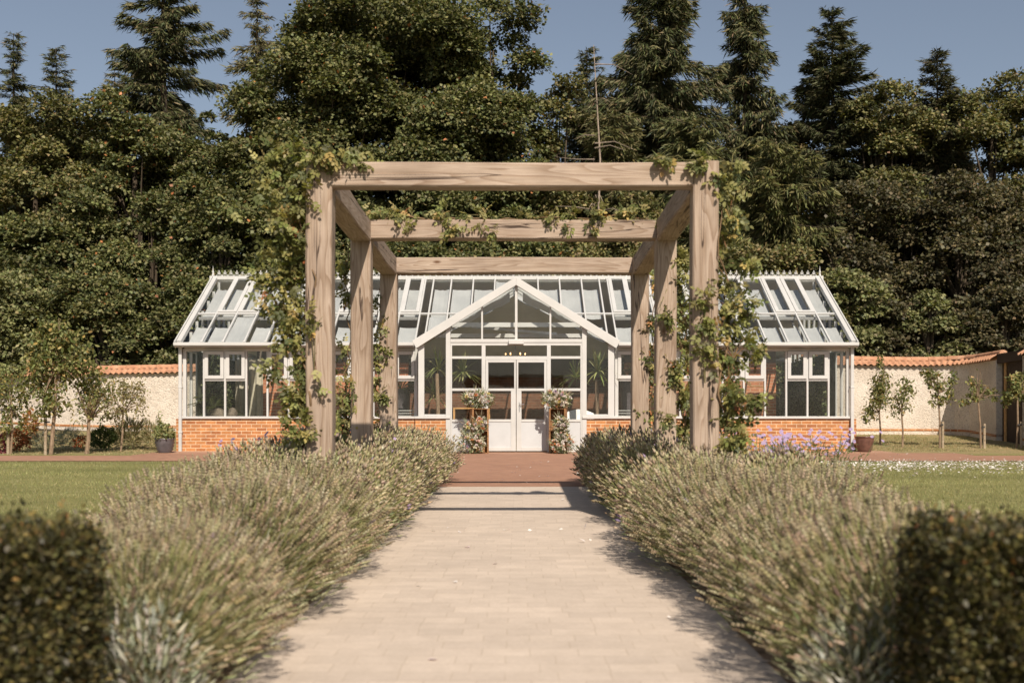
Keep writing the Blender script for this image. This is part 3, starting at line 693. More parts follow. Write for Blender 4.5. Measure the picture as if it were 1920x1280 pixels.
for i, (px, w_) in enumerate(((407,.34),(436,.22))):
    x = PX(px, 26.8); bm = bmesh.new(); bmesh.ops.create_icosphere(bm, subdivisions=3, radius=1)
    for v in bm.verts: 
        k = 1+.18*sin(v.co.x*3+i)+.12*sin(v.co.y*5+v.co.z*4); v.co = Vector((v.co.x*w_*k*.6, v.co.y*.15*k, v.co.z*.14*k)) + Vector((x, 26.75, 1.42))
    me = bpy.data.meshes.new('boulder'); bm.to_mesh(me); bm.free(); me.materials.append(M_STONE); o = bpy.data.objects.new('boulder', me); col.objects.link(o)
    tag(o, ('larger' if i == 0 else 'smaller')+' pale rounded stone on the shelf behind the left end windows', 'stone')
sh = MB(); sh.box(PX(350,26.7), PX(470,26.7), 26.45, 27.0, 1.22, 1.28); 
for px in (355, 465): sh.box(PX(px,26.7)-.02, PX(px,26.7)+.02, 26.5, 26.95, ZG+.01, 1.219)
tag(sh.build('plant_shelf', M_GREYM), 'low grey shelf under the windows at the left end of the glasshouse', 'shelf')
for px, nm in ((757,'left'),(1178,'right')):
    m = MB(); x = PX(px, 26.5); m.box(x-.3, x+.3, 26.55, 26.75, 1.05, 1.10); m.box(x-.3,x-.28,26.55,26.75,1.1,1.55); m.box(x+.28,x+.3,26.55,26.75,1.1,1.55)
    for k in range(7): m.box(x-.279, x+.279, 26.57, 26.72, 1.14+k*.06, 1.165+k*.06)
    m.box(x-.28,x-.25,26.6,26.7,ZG+.01,1.05); m.box(x+.25,x+.28,26.6,26.7,ZG+.01,1.05)
    tag(m.build('radiator', M_GREYM), 'grey slatted heater behind the panes just %s of the porch' % nm, 'heater')
dr = MB(); dv = [(1.13,1.72),(1.20,1.76),(1.32,1.70),(1.42,1.66)]
n = 14; Vv = []
for k in range(n+1):
    f = k/n; x = 1.02+.75*f; Vv += [(x, 26.4+.03*sin(k*1.7), 1.05+.08*f), (x, 26.45+.02*sin(k*1.7), 1.42+.12*sin(f*3))]
    Vv += [(x, 26.9, 1.40+.1*sin(f*3))]
dr.add(Vv, [(3*k,3*k+3,3*k+4,3*k+1) for k in range(n)] + [(3*k+1,3*k+4,3*k+5,3*k+2) for k in range(n)])
tag(dr.build('draped_cloth', M_LINEN, smooth=True), 'crumpled white cloth draped low behind the glass right of the doors', 'cloth')
tb = MB(); tb.box(1.0, 1.78, 26.46, 26.9, 1.3, 1.34)
for x in (1.03, 1.75):
    for y in (26.49, 26.87): tb.box(x-.02, x+.02, y-.02, y+.02, ZG+.012, 1.3)
tag(tb.build('side_table', M_CRATE), 'small wooden table under the white cloth right of the doors', 'table')
tb = MB(); tb.box(-1.42, -.6, 26.4, 26.9, 1.545, 1.575)
for x in (-1.40, -.62):
    for y in (26.42, 26.88): tb.box(x-.02, x+.02, y-.02, y+.02, ZG+.012, 1.544)
tag(tb.build('console_table', m_plain('honey wood', (.50,.27,.10), .5)), 'narrow honey coloured console table behind the panes left of the doors', 'table')

# ------------------------------------------------------------------ crates with flowers by the doors
def crate(x, y, z, rz, label):
    """wine crate standing on its end, its open side forward"""
    o = empty('wooden_crate', (x, y, z), rz); tag(o, label, 'crate', 'wooden crates stacked beside the doors')
    w_, d_, h_ = .36, .27, .475
    def b(mb_, nm): 
        ob = mb_.build(nm, M_CRATE, None, .002); ob.parent = o; return ob
    bk = MB()
    for k in range(3): x0 = -w_/2 + k*(w_/3); bk.box(x0+.003, x0+w_/3-.003, d_/2-.012, d_/2, .016, h_-.016)
    b(bk, 'back_board')
    for s in (-1, 1):
        sb = MB(); xx = sorted((s*(w_/2-.012), s*w_/2))
        for k in range(2): y0 = -d_/2 + k*(d_/2); sb.box(xx[0], xx[1], y0+.003, y0+d_/2-.006-.012*k, .016, h_-.016)
        b(sb, 'side_board')
        xc = sorted((s*(w_/2-.035), s*(w_/2-.0125))); cb = MB(); cb.box(xc[0], xc[1], -d_/2+.003, -d_/2+.03, .017, h_-.017); b(cb, 'corner_batten')
    for z0 in (0, h_-.016):
        e = MB(); e.box(-w_/2, w_/2, -d_/2, d_/2, z0, z0+.016); b(e, 'end_board')
    return o
YC = 25.1; zc = G(YC)+.011
XL, XR = PX(899, YC), PX(1047, YC)
crate(XL, YC, zc, radians(12), 'lower wooden crate on end left of the doors, half covered by flowers')
crate(XL-.01, YC, zc+.477, radians(16), 'upper open wooden crate left of the doors holding the left flower dome')
crate(XR, YC, zc, radians(-14), 'lower wooden crate on end right of the doors behind a flower cascade')
crate(XR-.005, YC, zc+.477, radians(-10), 'upper open wooden crate right of the doors holding the right flower dome')
def bloom_mesh(fm, p, r, c, R):
    """a rosette of overlapping petals"""
    n = 11; a = np.arange(n)*2.4; e = np.linspace(1.35,.15,n); ax = norm(np.array([R.normal(0,.5), -1+R.normal(0,.3), .7+R.normal(0,.3)]))
    u = norm(np.cross(ax, [0,0,1.0])); v = np.cross(ax, u)
    d = np.cos(e)[:,None]*(np.cos(a)[:,None]*u + np.sin(a)[:,None]*v) + np.sin(e)[:,None]*ax
    nr = ax[None,:] - d*.3
    fm.leaves([(0,0,0),(.6,.42,.15),(1,.2,.3),(1,-.2,.3),(.6,-.42,.15)], [(0,1,2,3,4)], np.repeat(p[None,:], n, 0), d, nr, r, np.clip(c*(1+R.normal(0,.1,(n,1))),0,.9))
def flowers(name, label, blobs, seed, group):
    R = np.random.default_rng(seed); b0 = blobs[0]; o = empty(name, (b0[0], YC-.1, b0[1]-b0[3])); tag(o, label, 'flowers', group)
    ff = FM(); fb = FM()
    for (x, z, rx, rz_, yc, ry, cnt) in blobs:
        u = rv(R, cnt)*R.uniform(.55,1.08,(cnt,1)); pos = np.array([x,yc,z]) + u*np.array([rx,ry,rz_])
        k = pos[:,2] > zc+.01; pos = pos[k]; u = u[k]; n = len(pos)
        ff.leaves(OV_V, OV_F, pos, u+rv(R,n)*.6+np.array([0,0,.1]), rv(R,n), R.uniform(.035,.075,n), pick(R, [(.14,.17,.075),(.24,.27,.14),(.36,.38,.25),(.09,.12,.05)], n), wide=.65)
        m_ = int(cnt*.10); u = rv(R, m_); u[:,1] = -abs(u[:,1]); pos = np.array([x,yc,z]) + u*np.array([rx,ry,rz_])*R.uniform(.85,1.08,(m_,1)); pos = pos[pos[:,2] > zc+.03]
        cs = pick(R, [(.70,.65,.54),(.72,.50,.42),(.66,.30,.13),(.45,.32,.45),(.66,.56,.25),(.70,.64,.60)], len(pos), [6,2.5,1.1,.5,1.2,5], .06)
        for p, c in zip(pos, cs): bloom_mesh(fb, p, R.uniform(.022,.055), c, R)
        m_ = int(cnt*.12); u = rv(R, m_); u[:,1] = -abs(u[:,1])*.8; u[:,2] += .3; pos = np.array([x,yc,z]) + u*np.array([rx,ry,rz_])*.95; pos = pos[pos[:,2] > zc+.03]
        ff.leaves(NAR_V, NAR_F, pos, u[:len(pos)]+rv(R,len(pos))*.35, rv(R,len(pos)), R.uniform(.08,.16,len(pos)), pick(R, [(.36,.38,.26),(.45,.40,.28)], len(pos)), wide=.4)
    ff.build('foliage', M_LEAF, o); fb.build('blooms', M_PETAL, o)
FG = 'flower arrangements on the crates'
q = lambda px: PX(px, YC-.15)
r_ = lambda py: PZ(py, YC-.15)
flowers('flower_arrangement', 'dome of cream and yellow flowers on top of the left crates', [(q(897), r_(748), .31, .18, YC-.02, .22, 700), (q(880), r_(745), .16, .12, YC-.08, .15, 150)], 11, FG)
flowers('flower_arrangement', 'cream and peach flowers spilling down the front of the left crates', [(q(900), r_(795), .13, .16, YC-.2, .10, 240), (q(882), r_(808), .18, .17, YC-.22, .14, 320), (q(884), r_(832), .28, .20, YC-.24, .18, 620)], 12, FG)
flowers('flower_arrangement', 'dome of pink and cream flowers on top of the right crates', [(q(1044), r_(750), .29, .18, YC-.02, .22, 700), (q(1040), r_(742), .2, .12, YC-.08, .15, 150)], 13, FG)
flowers('flower_arrangement', 'pink, orange and cream flowers spilling down the front of the right crates', [(q(1052), r_(793), .15, .13, YC-.2, .11, 260), (q(1052), r_(812), .15, .15, YC-.22, .13, 300), (q(1053), r_(834), .23, .19, YC-.24, .17, 560)], 14, FG)

# ------------------------------------------------------------------ pergola
D1, D2, D3 = 8.44, 10.69, 12.94; W = 1.30; PWD = .187
pg = empty('pergola', (0, D1, G(D1))); tag(pg, 'open pergola of square weathered oak posts and beams over the path', 'pergola')
ZB = CZ + .688*2.6; ZT = CZ + .7555*2.6
def timber(name, a, b, w_, h_, up=(0,0,1), seed=0, slices=14):
    """a squared, slightly irregular log whose local x runs along the grain"""
    a = Vector(a); b = Vector(b); L = (b-a).length; R = random.Random(seed); V = []; c = .011
    prof = [(-w_/2+c,-h_/2),(w_/2-c,-h_/2),(w_/2,-h_/2+c),(w_/2,h_/2-c),(w_/2-c,h_/2),(-w_/2+c,h_/2),(-w_/2,h_/2-c),(-w_/2,-h_/2+c)]
    ph = [R.uniform(0,6) for _ in range(4)]
    for i in range(slices+1):
        t = i/slices
        for (y, z) in prof:
            V.append((L*t, y*(1+.012*sin(t*5+ph[0]))+.003*sin(t*9+ph[1]), z*(1+.012*sin(t*6+ph[2]))+.003*sin(t*7+ph[3])))
    Fc = [(i*8+k, i*8+(k+1)%8, (i+1)*8+(k+1)%8, (i+1)*8+k) for i in range(slices) for k in range(8)] + [tuple(range(7,-1,-1)), tuple(slices*8+k for k in range(8))]
    mb_ = MB(); mb_.add(V, Fc); o = mb_.build(name, M_WOOD)
    d = (b-a).normalized(); u = Vector(up); s_ = u.cross(d).normalized(); u = d.cross(s_)
    o.matrix_basis = Matrix.Translation(a) @ Matrix((d, s_, u)).transposed().to_4x4()
    return link_local(o, pg)
k = 0
for D in (D1, D2, D3):
    for s in (-1, 1):
        x = s*(W+PWD/2); top = ZT + (.012 if D == D1 else -.17)
        timber('post', (x, D+PWD/2, G(D)-.3), (x, D+PWD/2, top), PWD, PWD, (0,1,0), k); k += 1
    y = D + .075
    if D == D1: timber('cross_beam', (-W-.002, y, (ZB+ZT)/2), (W+.002, y, (ZB+ZT)/2), .15, ZT-ZB, seed=k, slices=20)
    else: timber('cross_beam', (-W, y, (ZB+ZT)/2), (W, y, (ZB+ZT)/2), .15, ZT-ZB, seed=k, slices=20)
    k += 1
for s in (-1, 1):
    x = s*(W+PWD/2); zb = ZB-.018
    for a, b in ((D1+PWD-.004, D2+PWD/2), (D2+PWD/2+.001, D3+PWD)):
        timber('side_beam', (x, a, (zb+ZT)/2), (x, b, (zb+ZT)/2), PWD-.006, ZT-zb, seed=k); k += 1

# climbing roses
PALV = [(.16,.165,.05),(.225,.215,.075),(.31,.28,.11),(.10,.11,.04),(.38,.27,.10),(.34,.14,.06)]
def climber(label, guides, blobs, seed, leafsize=.078, w=(5,5,2.5,4,.6,.10)):
    """guides: woody stems as lists of (px,py,D); blobs: (px,py,rx_px,ry_px,D,depth,count)"""
    R = np.random.default_rng(seed); g0 = guides[0][0]
    base = (PX(g0[0],g0[2]), g0[2], G(g0[2])); o = empty('climbing_rose', base); tag(o, label, 'climbing plant', 'climbing plants on the pergola')
    st = FM()
    for g in guides:
        P = [np.array([PX(a,d), d, PZ(b,d)]) for a, b, d in g]; pts = []
        for i in range(len(P)-1):
            for t in np.linspace(0, 1, 7)[:-1]: pts.append(P[i]*(1-t)+P[i+1]*t + R.normal(0,.012,3))
        pts.append(P[-1]); n = len(pts); r0 = .011 if g is guides[0] else .0045
        st.tube(pts, [r0*(1-.7*i/n) for i in range(n)], (.23,.15,.085) if g is guides[0] else (.22,.20,.08), 5)
    fm = FM()
    for (px, py, rx, ry, D, dep, cnt) in blobs:
        c = np.array([PX(px,D), D, PZ(py,D)]); sc = D/F
        u = R.normal(size=(cnt,3)); u = u/np.maximum(1.0, np.linalg.norm(u,axis=1,keepdims=True)/1.15)*.8
        # gather into little bunches
        bc = R.normal(size=(max(3,cnt//9),3))*.55; ii = R.integers(0, len(bc), cnt); u = bc[ii] + u*.38
        for b_ in bc: e_ = c + b_*np.array([rx*sc, dep, ry*sc]); st.tube([c + np.array([0,0,-.6*ry*sc]), (c+e_)/2+R.normal(0,.015,3), e_], [.004,.003,.0015], (.20,.17,.08) if R.random() < .6 else (.26,.13,.07), 4)
        pos = c + u*np.array([rx*sc, dep, ry*sc]); n = cnt
        d = rv(R,n)*.8 + np.array([0,-.25,-.45]) + norm(u)*.35
        fm.leaves(SPR_V, SPR_F, pos, d, rv(R,n)*.7+np.array([.1,-.5,.6]), R.uniform(.65,1.15,n)*leafsize, pick(R, PALV, n, w))
    st.build('stem', M_PETAL, o); fm.build('leaves', M_LEAF, o)
    return o
climber('large leafy climbing rose smothering the front left post and its corner',
    [[(560,845,8.6),(585,760,8.42),(560,640,8.55),(590,520,8.42),(560,400,8.6),(560,300,8.6)], [(560,300,8.6),(620,296,8.5),(690,300,8.5)], [(540,560,8.6),(515,590,8.55),(500,640,8.5)], [(575,720,8.5),(600,735,8.38),(612,745,8.36)], [(545,480,8.6),(500,400,8.55),(485,340,8.5)]],
    [(540,350,56,58,8.62,.16,250),(520,310,38,30,8.6,.14,110),(600,292,60,18,8.55,.14,150),(660,306,38,22,8.46,.10,75),(545,430,50,55,8.6,.15,230),(540,500,46,40,8.6,.15,140),(530,560,42,40,8.6,.14,120),(548,620,44,40,8.58,.13,110),(555,685,38,40,8.56,.12,100),(562,745,38,38,8.54,.12,95),(570,805,42,32,8.52,.12,90),(590,650,12,80,8.4,.03,22),(583,330,18,20,8.41,.02,18)], 21)
climber('sparser climbing rose on the front right post with long arching shoots',
    [[(1380,845,8.6),(1350,740,8.42),(1365,600,8.55),(1352,480,8.42),(1356,330,8.6)], [(1352,330,8.55),(1375,290,8.5),(1400,260,8.5),(1432,242,8.5)], [(1365,600,8.5),(1400,560,8.45),(1425,545,8.4)], [(1360,690,8.5),(1410,720,8.45),(1462,745,8.4)], [(1360,760,8.5),(1420,740,8.4),(1445,765,8.4)], [(1340,305,8.5),(1310,300,8.45),(1240,298,8.45)]],
    [(1332,300,36,20,8.5,.10,60),(1350,330,24,26,8.5,.1,45),(1368,380,24,40,8.56,.12,60),(1362,440,22,40,8.56,.12,45),(1370,520,30,34,8.56,.12,60),(1372,560,38,30,8.52,.12,70),(1352,600,26,30,8.48,.08,55),(1375,650,36,36,8.5,.12,90),(1368,700,40,34,8.5,.12,90),(1380,745,42,30,8.5,.12,80),(1355,800,40,30,8.5,.12,80),(1392,800,30,25,8.55,.12,40),(1322,670,14,80,8.4,.03,34),(1325,560,12,20,8.4,.03,14),(1240,298,50,5,8.45,.06,26),(1400,580,26,22,8.48,.08,26),(1415,680,26,34,8.5,.1,26)], 22)
climber('climbing rose on the middle right post between the other right posts',
    [[(1290,840,10.9),(1275,740,10.75),(1285,600,10.8),(1262,480,10.8),(1250,420,10.9)], [(1262,520,10.8),(1240,560,10.65),(1236,590,10.62)]],
    [(1275,500,18,40,10.85,.12,80),(1278,570,24,40,10.85,.12,110),(1282,640,24,40,10.85,.12,120),(1268,690,22,30,10.78,.1,80),(1285,740,22,36,10.85,.12,90),(1280,800,26,30,10.85,.12,80),(1250,590,12,36,10.64,.03,26),(1255,775,10,22,10.64,.03,14)], 23, .08)
climber('climbing rose on the middle left post, thin above and bushy below',
    [[(650,845,10.9),(645,760,10.8),(655,640,10.75),(650,520,10.8),(655,460,10.9)]],
    [(648,500,12,40,10.8,.08,26),(645,560,10,40,10.8,.08,22),(642,660,10,26,10.8,.06,16),(640,740,22,40,10.85,.1,90),(642,800,24,26,10.85,.1,70),(660,750,8,40,10.64,.03,10)], 24, .075)
climber('slim climbing rose on the left back post in front of the glasshouse windows',
    [[(712,845,13.1),(712,760,13.0),(716,680,12.98),(708,600,13.0),(712,540,13.1)]],
    [(706,560,12,16,13,.06,14),(708,620,14,22,13,.08,36),(714,665,18,18,12.95,.08,40),(708,700,14,26,13,.08,34),(712,745,16,30,13,.08,34),(710,800,22,26,13,.1,60)], 25, .085)
climber('climbing rose on the right back post with reddish low leaves',
    [[(1224,845,13.1),(1222,760,13.0),(1224,640,12.98),(1226,520,13.1)]],
    [(1226,540,9,40,13,.08,40),(1224,620,9,40,13,.08,44),(1220,700,10,40,13,.08,46),(1216,770,18,26,13,.08,56)], 26, .08, (3,3,2,5,1.2,.7))
climber('leafy rose shoots trailing along the top of the middle cross beam',
    [[(690,414,10.8),(760,404,10.78),(900,412,10.76),(1050,408,10.78),(1215,410,10.78)], [(700,400,10.8),(745,390,10.75),(790,410,10.7)], [(840,410,10.75),(838,385,10.75),(830,366,10.8)], [(760,408,10.72),(766,425,10.66),(764,440,10.66)]],
    [(715,398,36,12,10.8,.10,60),(770,402,40,10,10.78,.10,44),(765,428,14,16,10.66,.02,12),(840,396,24,24,10.76,.08,50),(850,425,32,16,10.66,.02,26),(905,400,26,10,10.76,.08,34),(905,424,14,14,10.66,.02,12),(990,409,50,4,10.76,.07,26),(1080,406,50,8,10.78,.08,44),(1065,422,12,8,10.66,.02,6),(1130,404,36,12,10.78,.1,56),(1110,422,26,8,10.66,.02,12),(1180,402,36,13,10.8,.1,66)], 27, .075)

# ------------------------------------------------------------------ lavender
def lav_bush(seed, n, near):
    R = np.random.default_rng(seed); fm = FM()
    az = R.uniform(0, 2*pi, n); ce = R.uniform(0.05, 1, n)**.8; e = np.arcsin(np.clip(ce, 0, 1)); rad = np.where(R.random(n) < .6, R.uniform(.9,1.05,n), R.uniform(.62,.95,n))
    tip = np.stack([np.cos(az)*np.cos(e)*.52, np.sin(az)*np.cos(e)*.52, np.sin(e)*.54+.13], 1)*rad[:,None]
    base = np.stack([R.normal(0,.09,n), R.normal(0,.09,n), np.zeros(n)], 1); base[:,:2] += tip[:,:2]*.15
    mid = base*.45+tip*.55 + np.stack([np.zeros(n),np.zeros(n),R.uniform(.01,.05,n)],1); side = np.cross(tip-base, rv(R,n)); side = norm(side)*(.0012 if near else .0024)
    lo = base*.7+tip*.3; lo[:,2] += .02
    V = np.stack([lo-side, lo+side, mid-side, mid+side, tip-side, tip+side], 1).reshape(-1,3)
    Fq = (np.array([(0,1,3,2),(2,3,5,4)])[None] + (np.arange(n)*6)[:,None,None]).reshape(-1,4)
    fm.add(V, Fq, np.repeat(pick(R, [(.21,.225,.085),(.30,.295,.13),(.34,.29,.155)], n), 6, 0))
    d = norm(tip-mid + R.normal(0,.02,(n,3)))
    # spikes: stacked whorls
    hv = []; hf = []
    for z0, z1, r in (((0,.34,.13),(.30,.66,.15),(.62,1.0,.11)) if near else ((0,1.0,.16),)):
        b = len(hv); zm = z0*.6+z1*.4
        hv += [(z0,0,0)] + [(zm, r*cos(t), r*sin(t)) for t in (0,pi/2,pi,3*pi/2)] + [(z1,0,0)]
        for i in range(4): hf += [(b, b+1+(i+1)%4, b+1+i), (b+5, b+1+i, b+1+(i+1)%4)]
    cs = pick(R, [(.37,.305,.195),(.21,.16,.11),(.46,.39,.265),(.32,.295,.16),(.30,.22,.30)], n, [6,4,3,2.5,.06])
    fm.leaves(hv, hf, tip, d, rv(R,n), R.uniform(.032,.058,n), cs, wide=1.1 if near else 1.25)
    m_ = int(n*1.25); u = rv(R, m_); u[:,2] = np.abs(u[:,2]); pos = u*np.array([.45,.45,.46])*R.uniform(.35,1,(m_,1)) + np.array([0,0,.04])
    fm.leaves(NAR_V, NAR_F, pos, u+rv(R,m_)*.5+np.array([0,0,.4]), rv(R,m_), R.uniform(.04,.075,m_), pick(R, [(.20,.215,.105),(.29,.295,.165),(.38,.38,.26)], m_), wide=.7 if near else 1.0)
    return fm.arrays()
PN = [lav_bush(31+i, 1750, True) for i in range(3)]; PF = [lav_bush(41+i, 900, False) for i in range(3)]
def lavender(sgn, label):
    R = np.random.default_rng(50+sgn); fm = FM()
    for row, (ax, off) in enumerate(((1.30,0),(1.80,.3))):
        y = 3.95 + off
        while y < 16.3:
            if row == 1 and y > 15.9: break
            pr = PN if y < 7.5 else PF; s = R.uniform(.88,1.1); a = R.uniform(0,6.28)
            axx = ax - (max(0, 8-y)*.065 if row == 1 else 0)
            if row == 1 and y < 8: s *= .74+.26*(y-4)/4
            if row == 0 and y < 6: s *= .9
            M3 = np.array([[cos(a),-sin(a),0],[sin(a),cos(a),0],[0,0,1]])*s; M3[2,2] *= 1.06 if y > 10 else .98
            # the row leans out over the path
            M3 = np.array([[1,0,-sgn*.12 if row == 0 else sgn*.05],[0,1,0],[0,0,1]]) @ M3
            fm.merge(pr[R.integers(3)], M3, np.array([sgn*(axx+R.normal(0,.04)), y, G(y)+.0]))
            y += R.uniform(.40,.52)
    tag(fm.build('lavender_border', M_LAV), label, 'lavender', kind='stuff')
lavender(-1, 'dense row of faded grey brown lavender along the left side of the path')
lavender(1, 'dense row of faded grey brown lavender along the right side of the path')
def silver(px, D, label, seed, s=1):
    R = np.random.default_rng(seed); x = PX(px,D); fm = FM(); n = 900; u = rv(R,n); u[:,2] = abs(u[:,2]); pos = u*np.array([.2,.2,.3])*s*R.uniform(.5,1,(n,1))+np.array([x,D,G(D)+.03])
    fm.leaves(NAR_V, NAR_F, pos, u+rv(R,n)*.4+np.array([0,0,.5]), rv(R,n), R.uniform(.04,.07,n), pick(R, [(.38,.39,.31),(.50,.50,.42),(.28,.30,.2)], n), wide=1.2)
    tag(fm.build('silver_shrub', M_LAV), label, 'shrub', 'silver leaved shrubs by the hedges')
silver(270, 3.72, 'silvery grey leaved shrub beside the left hedge at the path', 61); silver(1620, 3.75, 'silvery grey leaved shrub beside the right hedge at the path', 62, 1.0)

def aster(px, D, n, label, seed):
    R = np.random.default_rng(seed); x = PX(px,D); z = G(D); o = empty('aster_plant', (x,D,z)); tag(o, label, 'asters', 'purple asters behind the lavender')
    st = FM(); fb = FM()
    for k in range(n):
        t = np.array([x+R.normal(0,.22), D+R.normal(0,.18), CZ+R.uniform(-.16,.02)]); b = np.array([x+R.normal(0,.08), D+R.normal(0,.08), z]); st.tube([b, (b+t)/2+R.normal(0,.03,3), t], .003, (.17,.20,.07), 3)
        for j in range(3):
            p = t + R.normal(0,.035,3); ax = norm(np.array([R.normal(0,.3),-.7,.7])); u = norm(np.cross(ax,[0,0,1.0])); v = np.cross(ax,u); a = np.arange(12)*2*pi/12
            d = np.cos(a)[:,None]*u+np.sin(a)[:,None]*v+.15*ax
            fb.leaves(NAR_V, NAR_F, np.repeat(p[None],12,0), d, np.repeat(ax[None],12,0), .022, pick(R, [(.36,.27,.47),(.43,.34,.52)], 12, None, .05), wide=2.0)
            fb.leaves(DIA_V, DIA_F, np.array([p+ax*.003]), np.array([u]), np.array([ax]), .009, np.array((.6,.42,.1)))
    m_ = n*22; pos = np.stack([R.normal(x,.2,m_), R.normal(D,.17,m_), R.uniform(z+.25, CZ-.08, m_)],1)
    st.leaves(NAR_V, NAR_F, pos, rv(R,m_)+np.array([0,0,.5]), rv(R,m_), .05, pick(R, [(.11,.14,.05),(.17,.19,.07)], m_))
    st.build('stems', M_LEAF, o); fb.build('blooms', M_PETAL, o)
aster(1420, 10.4, 26, 'purple asters just right of the front right post', 71); aster(1480, 10.8, 24, 'middle clump of purple asters right of the pergola', 72); aster(1545, 11, 22, 'outermost clump of purple asters by the right lawn', 73)
aster(650, 11.2, 16, 'purple asters between the left pergola posts', 74); aster(540, 10.6, 12, 'purple asters just left of the front left post', 75)

# ------------------------------------------------------------------ clipped hedges in front
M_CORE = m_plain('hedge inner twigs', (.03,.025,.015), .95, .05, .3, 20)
def hedge(x0, x1, y0, y1, ztop, label, seed):
    R = np.random.default_rng(seed); o = empty('clipped_hedge', ((x0+x1)/2, (y0+y1)/2, G(y0))); tag(o, label, 'hedge', 'clipped hedges at the start of the path')
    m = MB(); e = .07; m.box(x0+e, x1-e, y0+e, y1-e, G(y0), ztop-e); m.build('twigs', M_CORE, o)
    fm = FM(); z0 = G(y0)
    A = [((y1-y0)*(ztop-z0), 'x', x0, -1), ((y1-y0)*(ztop-z0), 'x', x1, 1), ((x1-x0)*(ztop-z0), 'y', y0, -1), ((x1-x0)*(ztop-z0), 'y', y1, 1), ((x1-x0)*(y1-y0), 'z', ztop, 1)]
    for ar, axn, c, sg in A:
        n = int(ar*24000); X = R.uniform(x0,x1,n); Y = R.uniform(y0,y1,n); Z = R.uniform(z0,ztop,n); dd = -np.abs(R.normal(0,.04,n)); pr = np.zeros((n,3))
        bump_ = .025*np.sin(X*9+seed)*np.cos(Y*11+Z*8)+.02*np.sin(X*23+Z*19)
        if axn == 'x': X = c+sg*(dd+bump_); pr[:,0] = sg
        if axn == 'y': Y = c+sg*(dd+bump_); pr[:,1] = sg
        if axn == 'z': Z = c+dd+bump_+R.exponential(.012,n); pr[:,2] = 1
        cl = pick(R, [(.075,.070,.028),(.125,.105,.038),(.045,.042,.02),(.26,.19,.07),(.28,.13,.05)], n, [6,4,4,1.2 if axn == 'z' else .35,.35 if axn == 'z' else .04])
        fm.leaves(DIA_V, DIA_F, np.stack([X,Y,Z],1), pr+rv(R,n)*.9, rv(R,n), R.uniform(.013,.026,n), cl)
    fm.build('leaves', M_LEAF, o)
hedge(-2.5, -1.20, 3.08, 3.5, .672, 'dark clipped box hedge in the left bottom corner beside the lavender', 81)
hedge(1.19, 2.6, 3.08, 3.52, .675, 'dark clipped box hedge in the right bottom corner beside the lavender', 82)

